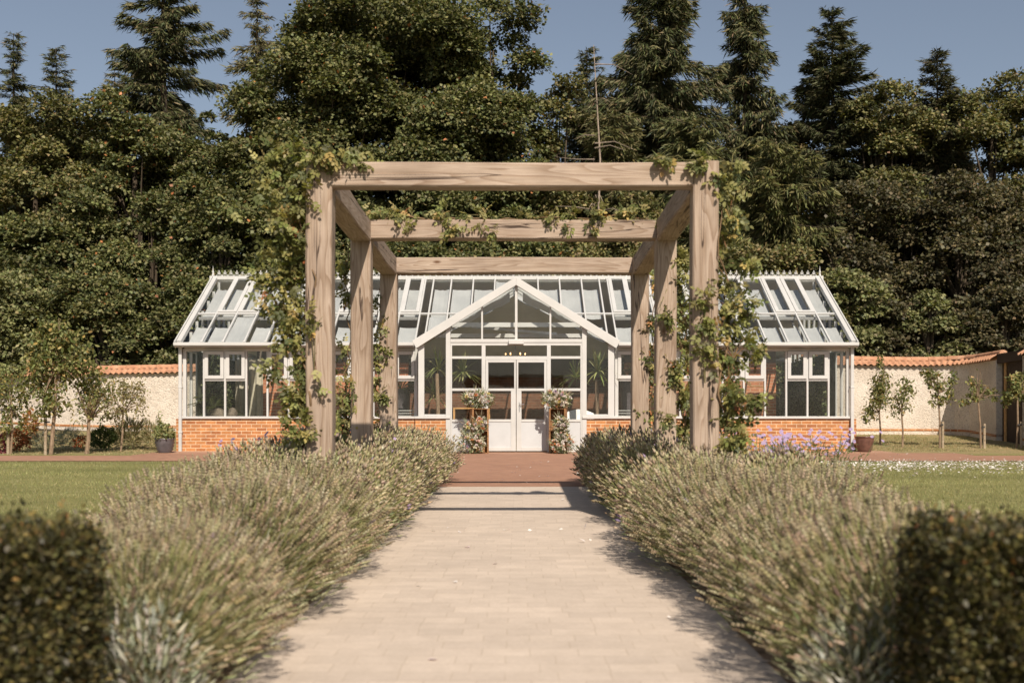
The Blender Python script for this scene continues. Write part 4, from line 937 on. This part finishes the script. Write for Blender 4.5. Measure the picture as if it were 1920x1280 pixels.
# ------------------------------------------------------------------ garden wall
def arc(pts):
    out = []
    for i in range(len(pts)-1):
        a, b = Vector(pts[i]), Vector(pts[i+1]); n = max(1, int((b-a).length/.3))
        out += [a.lerp(b, k/n) for k in range(n)]
    return out + [Vector(pts[-1])]
def wall(name, pts, ztop, label, side, gap=None):
    """flint wall along pts; side = +1 when the tiled face looks to the right of the direction of travel"""
    o = empty(name, (pts[0][0], pts[0][1], G(pts[0][1]))); tag(o, label, 'wall', 'flint garden walls')
    P = arc(pts); T = .38
    nr = []
    for i in range(len(P)):
        d = (P[min(i+1,len(P)-1)]-P[max(i-1,0)]).normalized(); nr.append(Vector((d.y,-d.x))*side)
    S = [0]
    for i in range(1, len(P)): S.append(S[-1]+(P[i]-P[i-1]).length)
    def seg(z0f, z1f, th, m, nm, push=0):
        mb_ = MB(); V = []
        for p, n_ in zip(P, nr):
            f = p+n_*push; b = p-n_*th; za, zb = z0f(p), z1f(p)
            V += [(f.x,f.y,za),(f.x,f.y,zb),(b.x,b.y,zb),(b.x,b.y,za)]
        Fc = [(4*i+k, 4*i+(k+1)%4, 4*i+4+(k+1)%4, 4*i+4+k) for i in range(len(P)-1) for k in range(4)] + [(3,2,1,0), tuple(4*(len(P)-1)+k for k in range(4))]
        mb_.add(V, Fc); return mb_.build(nm, m, o)
    seg(lambda p: G(p.y)-.4, lambda p: ztop(p), T, M_FLINT, 'flint_face')
    seg(lambda p: G(p.y)+.10, lambda p: G(p.y)+.165, T, M_BRICK, 'brick_course', .012)
    # coping: corrugated clay tiles falling forwards and backwards, ridge tiles on top
    mb_ = MB(); V = []; step = .024; L = S[-1]; n = int(L/step); rows = [(-.10,-.03),(-.06,.0),(.06,.085),(.13,.12)]
    import bisect
    for k in range(n+1):
        s_ = min(L, k*step); i = min(bisect.bisect_right(S, s_)-1, len(P)-2); f = (s_-S[i])/(S[i+1]-S[i]); p = P[i].lerp(P[i+1], f); n_ = nr[i].lerp(nr[i+1], f).normalized(); z = ztop(P[i])*(1-f)+ztop(P[i+1])*f
        w_ = .022*cos(2*pi*s_/.165)
        for (u, h) in ((-.13,.012),(-.12,.035),(-.04,.08),(.08,.15),(.19,.20)):
            q_ = p - n_*u; V.append((q_.x, q_.y, z+h+(w_ if u < .1 else 0)))
        for (u, h) in ((.51,.012),): 
            q_ = p - n_*u; V.append((q_.x, q_.y, z+h))
    Fc = [(6*k+j, 6*k+j+1, 6*k+6+j+1, 6*k+6+j) for k in range(n) for j in range(5)]
    mb_.add(V, Fc); mb_.build('coping_tiles', M_TILE, o)
    rt = MB(); s_ = 0
    while s_ < L-.1:
        e_ = min(L, s_+.45); pr_ = []
        for ss in (s_, e_-.008):
            i = min(bisect.bisect_right(S, ss)-1, len(P)-2); f = (ss-S[i])/(S[i+1]-S[i]); p = P[i].lerp(P[i+1], f); n_ = nr[i].lerp(nr[i+1], f).normalized(); z = ztop(P[i])*(1-f)+ztop(P[i+1])*f
            for a in range(7):
                t = pi*a/6; q_ = p - n_*(.19+.11*cos(t)); pr_.append((q_.x, q_.y, z+.155+.105*sin(t)+(.008 if ss == s_ else 0)))
        rt.add(pr_, [(a, a+1, 8+a, 7+a) for a in range(6)]+[tuple(range(7)), tuple(range(13,6,-1))]); s_ = e_
    rt.build('ridge_tile', M_TILE, o)
    return o
wall('garden_wall', [(7.75,31.6),(8.5,32.0),(11.3,32.0),(11.85,31.75),(12.08,31.3),(12.1,29.6)], lambda p: 2.86+.02*sin(p.x), 'pale flint wall with orange tile coping right of the glasshouse', 1)
wall('garden_wall', [(12.12,28.1),(12.2,24),(12.6,14)], lambda p: 2.86+.05*(28.1-p.y)*.3, 'nearer stretch of flint wall beyond the door at the right edge', 1)
wall('garden_wall', [(-22,36.5),(-16,35.2),(-12,33.6),(-7.9,33.2)], lambda p: 2.72 + .012*(p.x+10), 'sunlit pale flint wall with orange tile coping left of the glasshouse', 1)
# door in the side wall
dw = empty('garden_door', (12.15, 28.85, G(28.8))); tag(dw, 'dark plank door in the flint wall at the right edge', 'door')
M_DOORW = m_wood('dark door wood', (.045,.032,.025), (.085,.06,.045))
m = MB()
for k in range(9): m.box(12.25, 12.29, 28.12+k*.163, 28.12+k*.163+.158, G(28)-.05, 2.75)
m.build('plank_leaf', M_DOORW, dw)
m = MB(); m.box(12.12, 12.5, 28.1, 29.6, 2.76, 3.0); m.build('lintel', M_DOORW, dw)
pw = MB(); x = PX(1884, 29.5); pw.box(x-.06, x+.06, 29.3, 29.42, G(29.3), PZ(677,29.4)); tag(pw.build('timber_post', m_plain('orange pine', (.45,.27,.12), .8, .2, .25, 12), None, .008), 'square orange brown timber post against the shaded wall by the dark door', 'post')

# ------------------------------------------------------------------ pots
def pot(px, D, r, h, m_, label, rings, plant, seed):
    x = PX(px, D); z = G(D)+.012; o = empty('glazed_pot', (x,D,z)); tag(o, label, 'pot')
    prof = [(0,0),(r*.66,0),(r*.7,.02)]
    for k in range(1, 9):
        t = k/8; prof.append((r*(.7+.3*sin(t*1.5))+(rings and .012*cos(k*pi) or 0), h*t*.92))
    prof += [(r*1.06,h*.94),(r*1.06,h),(r*.93,h),(r*.9,h*.85),(0,h*.85)]
    b = MB(); b.lathe(prof, x, D, z, 28); b.build('bowl', m_, o, smooth=True)
    s_ = MB(); s_.lathe([(0,0),(r*.91,0)], x, D, z+h*.88, 20); s_.build('soil', M_SOIL, o)
    if plant:
        R = np.random.default_rng(seed); fm = FM(); n = 900; u = rv(R,n); u[:,2] = abs(u[:,2])
        pos = np.array([x,D,z+h*.9]) + u*np.array([r*1.1,r*1.1,.36])*R.uniform(.4,1,(n,1)); pos = np.concatenate([pos, np.array([x-.12,D,z+h+.3])+R.normal(size=(60,3))*np.array([.03,.03,.12])]); n = len(pos); u = rv(R,n)+np.array([0,0,.6])
        fm.leaves(OV_V, OV_F, pos, u, rv(R,n), R.uniform(.05,.08,n), pick(R, [(.13,.15,.05),(.22,.22,.09),(.28,.25,.12)], n)); pl = fm.build('potted_shrub', M_LEAF); tag(pl, 'small leafy shrub growing in the dark ribbed pot', 'shrub')
pot(309, 25.3, .21, .31, M_POT1, 'dark ribbed glazed pot at the left corner of the glasshouse', True, True, 1)
pot(1621, 25.75, .205, .34, M_POT2, 'shiny brown glazed pot at the right corner of the glasshouse', False, False, 2)

# ------------------------------------------------------------------ young fruit trees and border shrubs
def sapling(px, D, base_dx, blobs, label, seed, stems=None, stake=None, pal=None, ls=.07, r0=.026, name='fruit_tree', grp='young fruit trees by the garden wall'):
    R = np.random.default_rng(seed); x = PX(px,D); z = G(D); o = empty(name, (x,D,z)); tag(o, label, 'tree', grp)
    tr = MB(); cs = [(PX(b[0],D), PZ(b[1],D), b[2]*D/F, b[3]*D/F, b[4]) for b in blobs]
    c0 = cs[0]; top = np.array([c0[0], D, c0[1]+c0[3]*.5])
    P0 = np.array([x+base_dx, D, z-.05]); fork = np.array([c0[0]*.75+(x+base_dx)*.25, D, c0[1]-c0[3]*.75]); 
    tr.tube([P0, P0*.5+fork*.5+np.array([.02,0,0]), fork, top], [r0, r0*.85, r0*.7, r0*.2], 7)
    for cx_, cz_, rx, rz_, n in cs:
        for k in range(6):
            u = rv(R,1)[0]*np.array([rx,rx*.7,rz_])*.8; e = np.array([cx_,D,cz_])+u; tr.tube([fork, fork*.45+e*.55+np.array([0,0,.05]), e], [r0*.4,r0*.28,r0*.08], 5, cap=False)
    tr.build('trunk', M_YBARK, o)
    fm = FM()
    for cx_, cz_, rx, rz_, n in cs:
        k = max(4, n//28); bc = rv(R,k)*R.uniform(.2,.95,(k,1)); ii = R.integers(0,k,n); u = bc[ii]+R.normal(0,.17,(n,3)); pos = np.array([cx_,D,cz_])+u*np.array([rx,rx*.8,rz_])
        fm.leaves(OV_V, OV_F, pos, rv(R,n)*.8+np.array([0,0,-.45]), rv(R,n), R.uniform(.7,1.2,n)*ls, pick(R, pal or [(.12,.14,.045),(.19,.19,.07),(.28,.25,.10),(.33,.23,.08)], n, [4,4,2,.8]), wide=.9)
    fm.build('crown', M_LEAF, o)
    if stake is not None:
        sp, sy = stake; xs_ = PX(sp,D); s_ = MB(); s_.tube([(xs_,D-.02,z-.1),(xs_,D-.02,PZ(sy,D))], .032, 10); st = s_.build('tree_stake', M_STAKE)
        tag(st, 'wooden stake beside the ' + label.split(' beside ')[0].split(' in front')[0] + (' by the shaded wall' if seed == 98 else ''), 'stake', 'tree stakes')
        t_ = MB(); a_, b_ = sorted((xs_, x+base_dx)); t_.box(a_, b_, D-.06, D-.045, PZ(sy+6,D)-.015, PZ(sy+6,D)+.015); t_.build('strap', M_DARK, st)
sapling(95, 24.6, 0, [(110,650,62,50,1500),(95,625,40,40,500),(75,700,55,52,900),(150,690,50,35,600),(90,745,40,40,450)], 'tallest fruit tree on the left, drooping leaves above the wall', 91, ls=.105, r0=.045, stake=(86,785))
sapling(20, 24.8, 0, [(22,735,48,50,900),(18,790,26,34,300)], 'small bushy tree at the left edge of the lawn', 92, ls=.08, stake=(16,806))
sapling(162, 25.0, 0, [(168,752,42,50,800),(160,720,30,30,300),(200,730,30,36,300)], 'dark trunked young tree fourth from the left corner of the glasshouse', 93, ls=.075, r0=.05)
sapling(226, 26.2, 0, [(232,742,42,42,900),(262,740,18,52,260),(212,775,26,26,260)], 'wispy olive leaved tree nearest the left end of the glasshouse', 94, ls=.065, pal=[(.24,.21,.09),(.30,.25,.12),(.18,.17,.07)])
sapling(1650, 28.2, 0, [(1648,740,32,44,900),(1655,695,12,34,140),(1625,775,24,16,160)], 'bushiest young tree just right of the glasshouse', 95, ls=.08)
sapling(1692, 27.4, 0, [(1690,748,30,32,520),(1697,718,10,20,60)], 'small young tree with a leaning trunk beside the bushiest one', 96, ls=.075)
sapling(1762, 27.2, 0, [(1758,712,22,34,260),(1738,700,14,22,110),(1786,712,12,34,150),(1770,745,28,22,160)], 'open crowned young tree in front of the sunlit flint wall', 97, ls=.085, stake=(1767,790))
sapling(1839, 27.2, 0, [(1832,720,18,40,180),(1858,735,30,20,160),(1822,745,24,18,130)], 'thin young tree in front of the shaded part of the wall', 98, ls=.085, stake=(1845,794))
sapling(1906, 27.0, 0, [(1908,715,26,26,320),(1892,745,22,24,170),(1912,745,18,22,160)], 'young tree at the right edge of the lawn beside the dark door', 99, ls=.09, stake=(1914,790))
def shrub(px, py, rx, ry, D, label, pal, seed, n=1400, ls=.06, nar=False, name='border_shrub'):
    R = np.random.default_rng(seed); c = np.array([PX(px,D), D, PZ(py,D)]); sc = D/F; z = G(D); fm = FM(); u = rv(R,n)*R.uniform(.5,1.05,(n,1)); u += .12*np.sin(u[:,::-1]*7+seed)
    pos = c+u*np.array([rx*sc, rx*sc*.7, ry*sc]); pos[:,2] = np.maximum(pos[:,2], z+.02)
    T = (NAR_V, NAR_F) if nar else (OV_V, OV_F); fm.leaves(*T, pos, u+rv(R,n)*.5+np.array([0,0,.7 if nar else .1]), rv(R,n), R.uniform(.7,1.3,n)*ls, pick(R, pal, n))
    o = fm.build(name, M_LEAF); tag(o, label, 'shrub', 'low shrubs in the border along the left wall')
SIL = [(.34,.36,.30),(.45,.46,.38),(.24,.26,.2)]; GRN = [(.07,.10,.03),(.12,.15,.05)]; OLV = [(.26,.23,.12),(.33,.28,.16),(.18,.18,.08)]; RED = [(.40,.13,.05),(.28,.09,.04),(.20,.16,.06)]
shrub(80,826,30,16,26.4,'low silver grey shrub behind the tallest left tree',SIL,101,1200,.06,True)
shrub(130,822,26,20,26.6,'wide silver grey shrub left of the round green bush',SIL,102,1400,.06,True)
shrub(192,820,24,20,26.4,'rounded dark green bush in the middle of the left border',GRN,103,2600,.045)
shrub(245,812,34,27,26.8,'tall feathery olive brown shrub left of the dark pot',OLV,104,1800,.09,True)
shrub(288,815,22,24,26.5,'loose grey green shrub right behind the dark pot',OLV,105,900,.08,True)
shrub(30,824,26,18,26.0,'orange red leaved shrub at the far left of the border',RED,106,900,.06)
shrub(56,795,14,26,26.4,'tall orange and yellow leaved shrub climbing the left wall',[(.35,.25,.08),(.40,.16,.06)],107,420,.07)
shrub(2,835,10,20,25.0,'dark crimson shrub cut by the left edge of the picture',[(.16,.03,.04),(.10,.02,.03)],108,400,.06)
shrub(150,828,12,10,26.0,'small orange flowered shrub between silver and green bushes',RED,109,300,.05)
# ------------------------------------------------------------------ woodland trees
MAP = [(.085,.095,.030),(.125,.130,.045),(.17,.165,.065),(.055,.068,.024),(.32,.14,.05)]
OLI = [(.115,.115,.040),(.155,.145,.05),(.075,.085,.028),(.20,.16,.07)]
SHADE = [(.060,.058,.026),(.085,.075,.035),(.045,.045,.02),(.12,.10,.045)]  # darkened leaf colours: the shade on the right-hand trees is painted in
LGT = [(.14,.15,.055),(.19,.19,.08),(.10,.11,.04)]
NDL = [(.065,.075,.030),(.10,.105,.045),(.045,.052,.024),(.16,.14,.07)]
NDB = [(.19,.165,.085),(.13,.12,.06),(.09,.09,.04)]
def broadleaf(px, py, D, rxp, label, seed, pal=MAP, wts=(4,4,2.5,3,.12), ls=.185, dens=1.05, lobe=DIB_V, lobf=DIA_F, base=None, name='broadleaf_tree', cz=.62):
    """crown built of leafy clumps along limbs; px,py is the top of the crown, rxp its half width"""
    R = np.random.default_rng(seed); x = PX(px,D); zt = PZ(py,D); z0 = G(D) if base is None else base; rx = rxp*D/F; H = zt-z0
    o = empty(name, (x,D,G(D))); tag(o, label, 'tree', 'woodland trees behind the garden')
    zc_ = z0+H*.5; rz_ = H*.5; ncl = int(34+rx*rz_*4.2*dens); u = rv(R, ncl); u = u/(np.sum(np.abs(u)**3.2,1,keepdims=True)**(1/3.2)); u *= R.uniform(.3,1,(ncl,1))**.45
    pf = 1-.22*np.clip(u[:,2],0,1)**2
    cc = np.stack([u[:,0]*rx*.88*pf, u[:,1]*rx*.8*pf, u[:,2]*rz_*.93], 1)*(1+.10*np.sin(u[:,[0]]*9+u[:,[2]]*7+seed)) + np.array([x,D,zc_])
    cr_ = R.uniform(.4,1.1,ncl)*min(1.35, .35+rx*.23)
    fm = FM(); M_ = (cr_**2*1150*dens).astype(int)+90
    ci = np.repeat(np.arange(ncl), M_); n = len(ci); v = rv(R,n); v[:,2] = np.where(v[:,2] < -.25, -v[:,2], v[:,2]); rr = R.uniform(.45,1.06,(n,1))
    rr = rr*(1+.22*np.sin(v[:,[0]]*6+ci[:,None])*np.sin(v[:,[1]]*5+v[:,[2]]*7)); pos = cc[ci] + v*rr*cr_[ci][:,None]*np.array([1.05,1.05,.78]) ; keep = pos[:,2] > z0-.2; pos = pos[keep]; v = v[keep]; n = len(pos)
    # branchlets break the outline
    out = norm((pos-np.array([x,D,zc_]))/np.array([rx,rx,rz_]))
    d = norm(v*.5+out*.4+rv(R,n)*.7+np.array([0,0,-.35])); nr = norm(v*.4+out*.3+rv(R,n)*.55+np.array([0,-.25,.75]))
    tone = 1+R.normal(0,.13,ncl)
    cl = pick(R, pal, n, wts[:len(pal)])*tone[ci[keep]][:,None]
    fm.leaves(lobe, lobf, pos, d, nr, R.uniform(.6,1.25,n)*ls*.72, np.clip(cl*np.array([1.10,1.07,1.18]),.003,.6))
    fm.build('crown', M_TREE, o)
    t = MB(); r0 = .10+.012*H; t.tube([(x,D,G(D)-.2),(x+.1,D,z0+H*.3),(x-.1,D,z0+H*.6),(x,D,z0+H*.88)], [r0,r0*.75,r0*.45,r0*.1], 8)
    for k in R.choice(ncl, min(ncl,26), replace=False):
        s_ = np.array([x,D,z0+H*R.uniform(.15,.55)]); e = cc[k]; t.tube([s_, s_*.5+e*.5+np.array([0,0,.3]), e], [r0*.35,r0*.2,.015], 5, cap=False)
    t.build('trunk', M_BARK, o)
    return o
def conifer(px, py, D, rxp, label, seed, pal=NDL, dens=1.0, droop=.5, base_cut=.0, sparse=.0, name='spruce_tree', power=.75, tip=.12):
    R = np.random.default_rng(seed); x = PX(px,D); zt = PZ(py,D); z0 = G(D); H = zt-z0; rx = rxp*D/F
    o = empty(name, (x,D,z0)); tag(o, label, 'tree', 'woodland trees behind the garden')
    fm = FM(); br = MB(); r0 = .06+.011*H; br.tube([(x,D,z0-.2),(x+.05,D,z0+H*.5),(x,D,zt-.1)], [r0,r0*.6,.012], 7)
    h = z0+max(.8,H*base_cut); P = []; Dr = []; Sz = []; nb = 0
    while h < zt-.12:
        f = (zt-h)/H; L = rx*1.16*min(1, (f*1.6+tip*.3)**power)*R.uniform(.5,1.15)+.12
        if R.random() < sparse: h += .15; continue
        for k in range(R.integers(3,6)):
            a = R.uniform(0,2*pi); l = L*R.uniform(.6,1.2)*(1+.22*sin(a*2+h*.7+seed)); up = R.uniform(.0,.45) if f < .35 else R.uniform(-.15,.3)
            m_ = max(4, int(l/.16)); t = np.linspace(.12,1,m_); dirx, diry = cos(a), sin(a)
            bx_ = x+dirx*l*t; by_ = D+diry*l*t; bz_ = h+l*(up*t-.42*droop*t**1.5+.18*t**3)
            if l > .7: br.tube([(bx_[i],by_[i],bz_[i]) for i in np.linspace(0,m_-1,4).astype(int)], [.028,.02,.014,.005], 4, cap=False)
            q_ = max(6, int(34*dens*min(1,l))); B = np.stack([bx_,by_,bz_],1).repeat(q_,0); n = len(B)
            side = R.normal(0,1,n); tt = t.repeat(q_)
            B[:,0] += -diry*side*.20*l*.45*(1.1-tt)+R.normal(0,.05,n); B[:,1] += dirx*side*.20*l*.45*(1.1-tt)+R.normal(0,.05,n); B[:,2] -= np.abs(R.normal(0,.10*droop*2,n))*min(1,l)
            dd = np.stack([dirx+ -diry*side*.7, diry+dirx*side*.7, -.9*droop*R.uniform(.2,2.2,n)+ (.35 if f < .2 else 0)],1)+R.normal(0,.2,(n,3))
            P.append(B); Dr.append(dd); Sz.append(R.uniform(.17,.40,n)*(1 if l > .6 else .75)); nb += 1
        h += R.uniform(.12,.24)*(1+H*.006)
    P = np.concatenate(P); Dr = np.concatenate(Dr); Sz = np.concatenate(Sz); n = len(P)
    fm.leaves([(0,.03,0),(.35,.085,.02),(1,0,-.04),(.35,-.085,.02),(0,-.03,0)], [(0,1,2,3,4)], P, Dr, rv(R,n)+np.array([0,-.2,.5]), Sz, pick(R, pal, n, None, .25), wide=.9)
    fm.build('crown', M_NEEDLE, o); br.build('trunk', M_BARK, o)
    return o
# skyline conifers
conifer(25, 60, 50, 48, 'dark spruce at the far left of the skyline', 201)
conifer(105, 85, 52, 62, 'small dark pointed spruce second from the left on the skyline', 202)
conifer(305, -170, 46, 100, 'tall broad spruce with drooping branches standing clear against the sky on the left', 203, droop=.7, dens=1.1, sparse=.16, power=.42)
conifer(215, 128, 46, 46, 'shorter spruce leaning on the left side of the tall broad spruce', 216, droop=.7, pal=NDB)
conifer(482, -30, 44, 55, 'brownish thin spruce at the left shoulder of the big maple', 204, NDB, droop=.8, sparse=.2)
conifer(1100, 88, 45, 75, 'dense spruce beside the bare pale trunk', 205, dens=1.0)
conifer(1235, -110, 44, 115, 'tallest spruce right of the maple', 206, droop=.9, dens=1.25, power=.55)
conifer(1395, -60, 46, 90, 'tall slender spruce with hanging branches right of the tallest spruce', 207, droop=1.0, sparse=.1, power=.55)
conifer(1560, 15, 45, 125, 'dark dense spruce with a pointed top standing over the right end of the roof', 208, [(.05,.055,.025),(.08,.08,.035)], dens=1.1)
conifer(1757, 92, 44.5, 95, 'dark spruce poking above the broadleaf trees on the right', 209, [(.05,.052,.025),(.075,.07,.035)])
# lower conifers in front
conifer(1300, 215, 40, 130, 'spreading green conifer behind the front right pergola corner', 210, [(.10,.105,.04),(.145,.14,.055),(.07,.075,.03)], droop=.9, dens=1.3, power=.5)
conifer(1455, 255, 39, 135, 'bright green conifer with layered hanging sprays above the right roof end', 211, [(.12,.12,.045),(.165,.155,.06),(.08,.085,.03)], droop=.9, dens=1.3, power=.5)
conifer(1150, 200, 40, 100, 'olive conifer above the middle of the pergola', 212, [(.10,.10,.04),(.14,.13,.055)], droop=.8, dens=1.2, power=.5)
# broadleaves
broadleaf(740, -60, 42, 255, 'huge round maple filling the middle of the skyline', 220, dens=1.25)
broadleaf(600, 15, 40, 150, 'leafy left shoulder of the maple group above the front left post', 221, dens=1.1)
broadleaf(925, 2, 41, 105, 'leafy right shoulder of the maple group with a ragged top', 222, dens=1.1)
broadleaf(1045, 118, 42, 55, 'pale loose broadleaf in the gap right of the maple', 223, OLI, (4,4,2,1), dens=.8)
broadleaf(490, 160, 40, 105, 'broadleaf tree below the brownish spruce left of the maple', 224, dens=1.1)
broadleaf(70, 205, 43, 150, 'olive broadleaf tree at the far left below the two spruces', 225, OLI, (4,4,3,1), dens=1.1)
broadleaf(255, 180, 43, 120, 'broadleaf with some orange leaves below the tall broad spruce', 226, MAP, (4,4,2.5,3,.35), dens=1.1)
broadleaf(385, 205, 41, 90, 'broadleaf tree right of the orange tinged one', 227, dens=1.0)
broadleaf(1700, 195, 46, 130, 'broadleaf filling the gap behind the right round topped trees', 231, OLI, (4,4,3,1), dens=1.1)
broadleaf(1480, 190, 47, 110, 'broadleaf far back between the two right hand spruces', 232, OLI, (4,4,3,1), dens=1.0)
broadleaf(1160, 150, 47, 120, 'broadleaf far back behind the bare pale trunk', 233, OLI, (4,4,3,1), dens=1.0)
broadleaf(170, 215, 47, 130, 'broadleaf far back below the small pointed spruce', 234, MAP, dens=1.0)
broadleaf(1650, 135, 44, 90, 'round topped broadleaf right of the dark pointed spruce', 228, OLI, (4,4,3,1), dens=1.1)
broadleaf(1862, 128, 44, 110, 'round topped broadleaf at the right end of the skyline', 229, OLI, (4,4,3,1), dens=1.1)
broadleaf(1960, 175, 43, 90, 'broadleaf cut by the right edge of the picture', 230, OLI, (4,4,3,1))
# lower tier, in front
LOW = [(20,400,105,'bushy low tree above the left edge of the wall',MAP),(150,360,110,'mid height leafy tree above the left fruit trees',MAP),(290,345,110,'leafy tree above the left half of the flint wall',MAP),(420,330,105,'leafy tree directly above the left end of the roof',MAP),(540,360,90,'leafy tree behind the rose on the front left post',MAP),
       (680,300,95,'leafy tree seen through the top left of the pergola',MAP),(820,290,100,'leafy tree seen through the middle of the pergola frame',MAP),(960,310,95,'leafy tree seen above the porch gable',MAP),(1070,330,80,'leafy tree behind the right half of the cross beams',OLI),(1210,380,80,'leafy tree behind the right inner pergola posts',OLI),
       (1600,330,110,'shady brown green tree just right of the glasshouse roof',SHADE),(1700,370,100,'shady tree above the right flint wall',SHADE),(1800,330,110,'dark brownish tree above the curve of the wall',SHADE),(1905,300,110,'dark tree over the garden door',SHADE)]
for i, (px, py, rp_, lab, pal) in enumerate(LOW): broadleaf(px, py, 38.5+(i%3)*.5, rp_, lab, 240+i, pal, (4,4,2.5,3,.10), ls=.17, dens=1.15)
UND = [(0,520,90,LGT),(100,560,85,MAP),(200,520,90,MAP),(310,540,80,MAP),(400,500,80,MAP),(500,500,80,MAP),(600,470,80,MAP),(700,455,80,MAP),(800,440,80,MAP),(900,450,80,MAP),(1000,450,80,MAP),(1100,460,80,OLI),(1200,480,70,OLI),(1310,470,70,OLI),(1410,470,75,OLI),(1500,480,80,OLI),(1590,520,60,LGT),(1665,560,55,SHADE),(1745,545,42,LGT),(1815,560,60,SHADE),(1890,520,65,SHADE)]
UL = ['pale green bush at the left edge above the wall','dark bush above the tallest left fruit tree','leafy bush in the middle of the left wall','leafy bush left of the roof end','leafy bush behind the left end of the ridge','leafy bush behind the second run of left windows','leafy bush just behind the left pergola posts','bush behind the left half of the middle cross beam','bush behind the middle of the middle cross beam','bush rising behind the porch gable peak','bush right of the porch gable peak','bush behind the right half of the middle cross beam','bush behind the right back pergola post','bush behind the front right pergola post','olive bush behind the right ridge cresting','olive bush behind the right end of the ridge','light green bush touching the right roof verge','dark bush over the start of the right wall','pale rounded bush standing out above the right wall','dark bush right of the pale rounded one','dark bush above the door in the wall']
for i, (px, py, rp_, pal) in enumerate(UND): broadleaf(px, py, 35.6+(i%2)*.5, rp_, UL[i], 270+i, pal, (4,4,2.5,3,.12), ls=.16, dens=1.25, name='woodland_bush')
# bare pale trunk
dt = MB(); D = 41; x = PX(1115, D-2.5)
dt.tube([(x,D-2.5,G(D)-.2),(x+.04,D-2.5,6),(PX(1116,D),D-2.5,PZ(300,D-2.5)),(PX(1113,D-2.5),D-2.5,PZ(85,D-2.5))], [.06,.045,.032,.010], 8)
Rt = random.Random(7)
for k in range(34):
    z = Rt.uniform(PZ(560,D-2.5), PZ(110,D-2.5)); a = Rt.uniform(0,6.28); l = Rt.uniform(.4,1.5); dt.tube([(x,D-2.5,z),(x+cos(a)*l*.5,D-2.5+sin(a)*l*.5,z+.05),(x+cos(a)*l,D-2.5+sin(a)*l,z-.1+Rt.uniform(-.3,.3))], [.025,.015,.004], 4, cap=False)
tag(dt.build('dead_tree', m_plain('bare dead wood', (.27,.215,.17), .9, .1, .3, 9)), 'bare pale dead trunk with thin twigs right of the maple', 'tree')
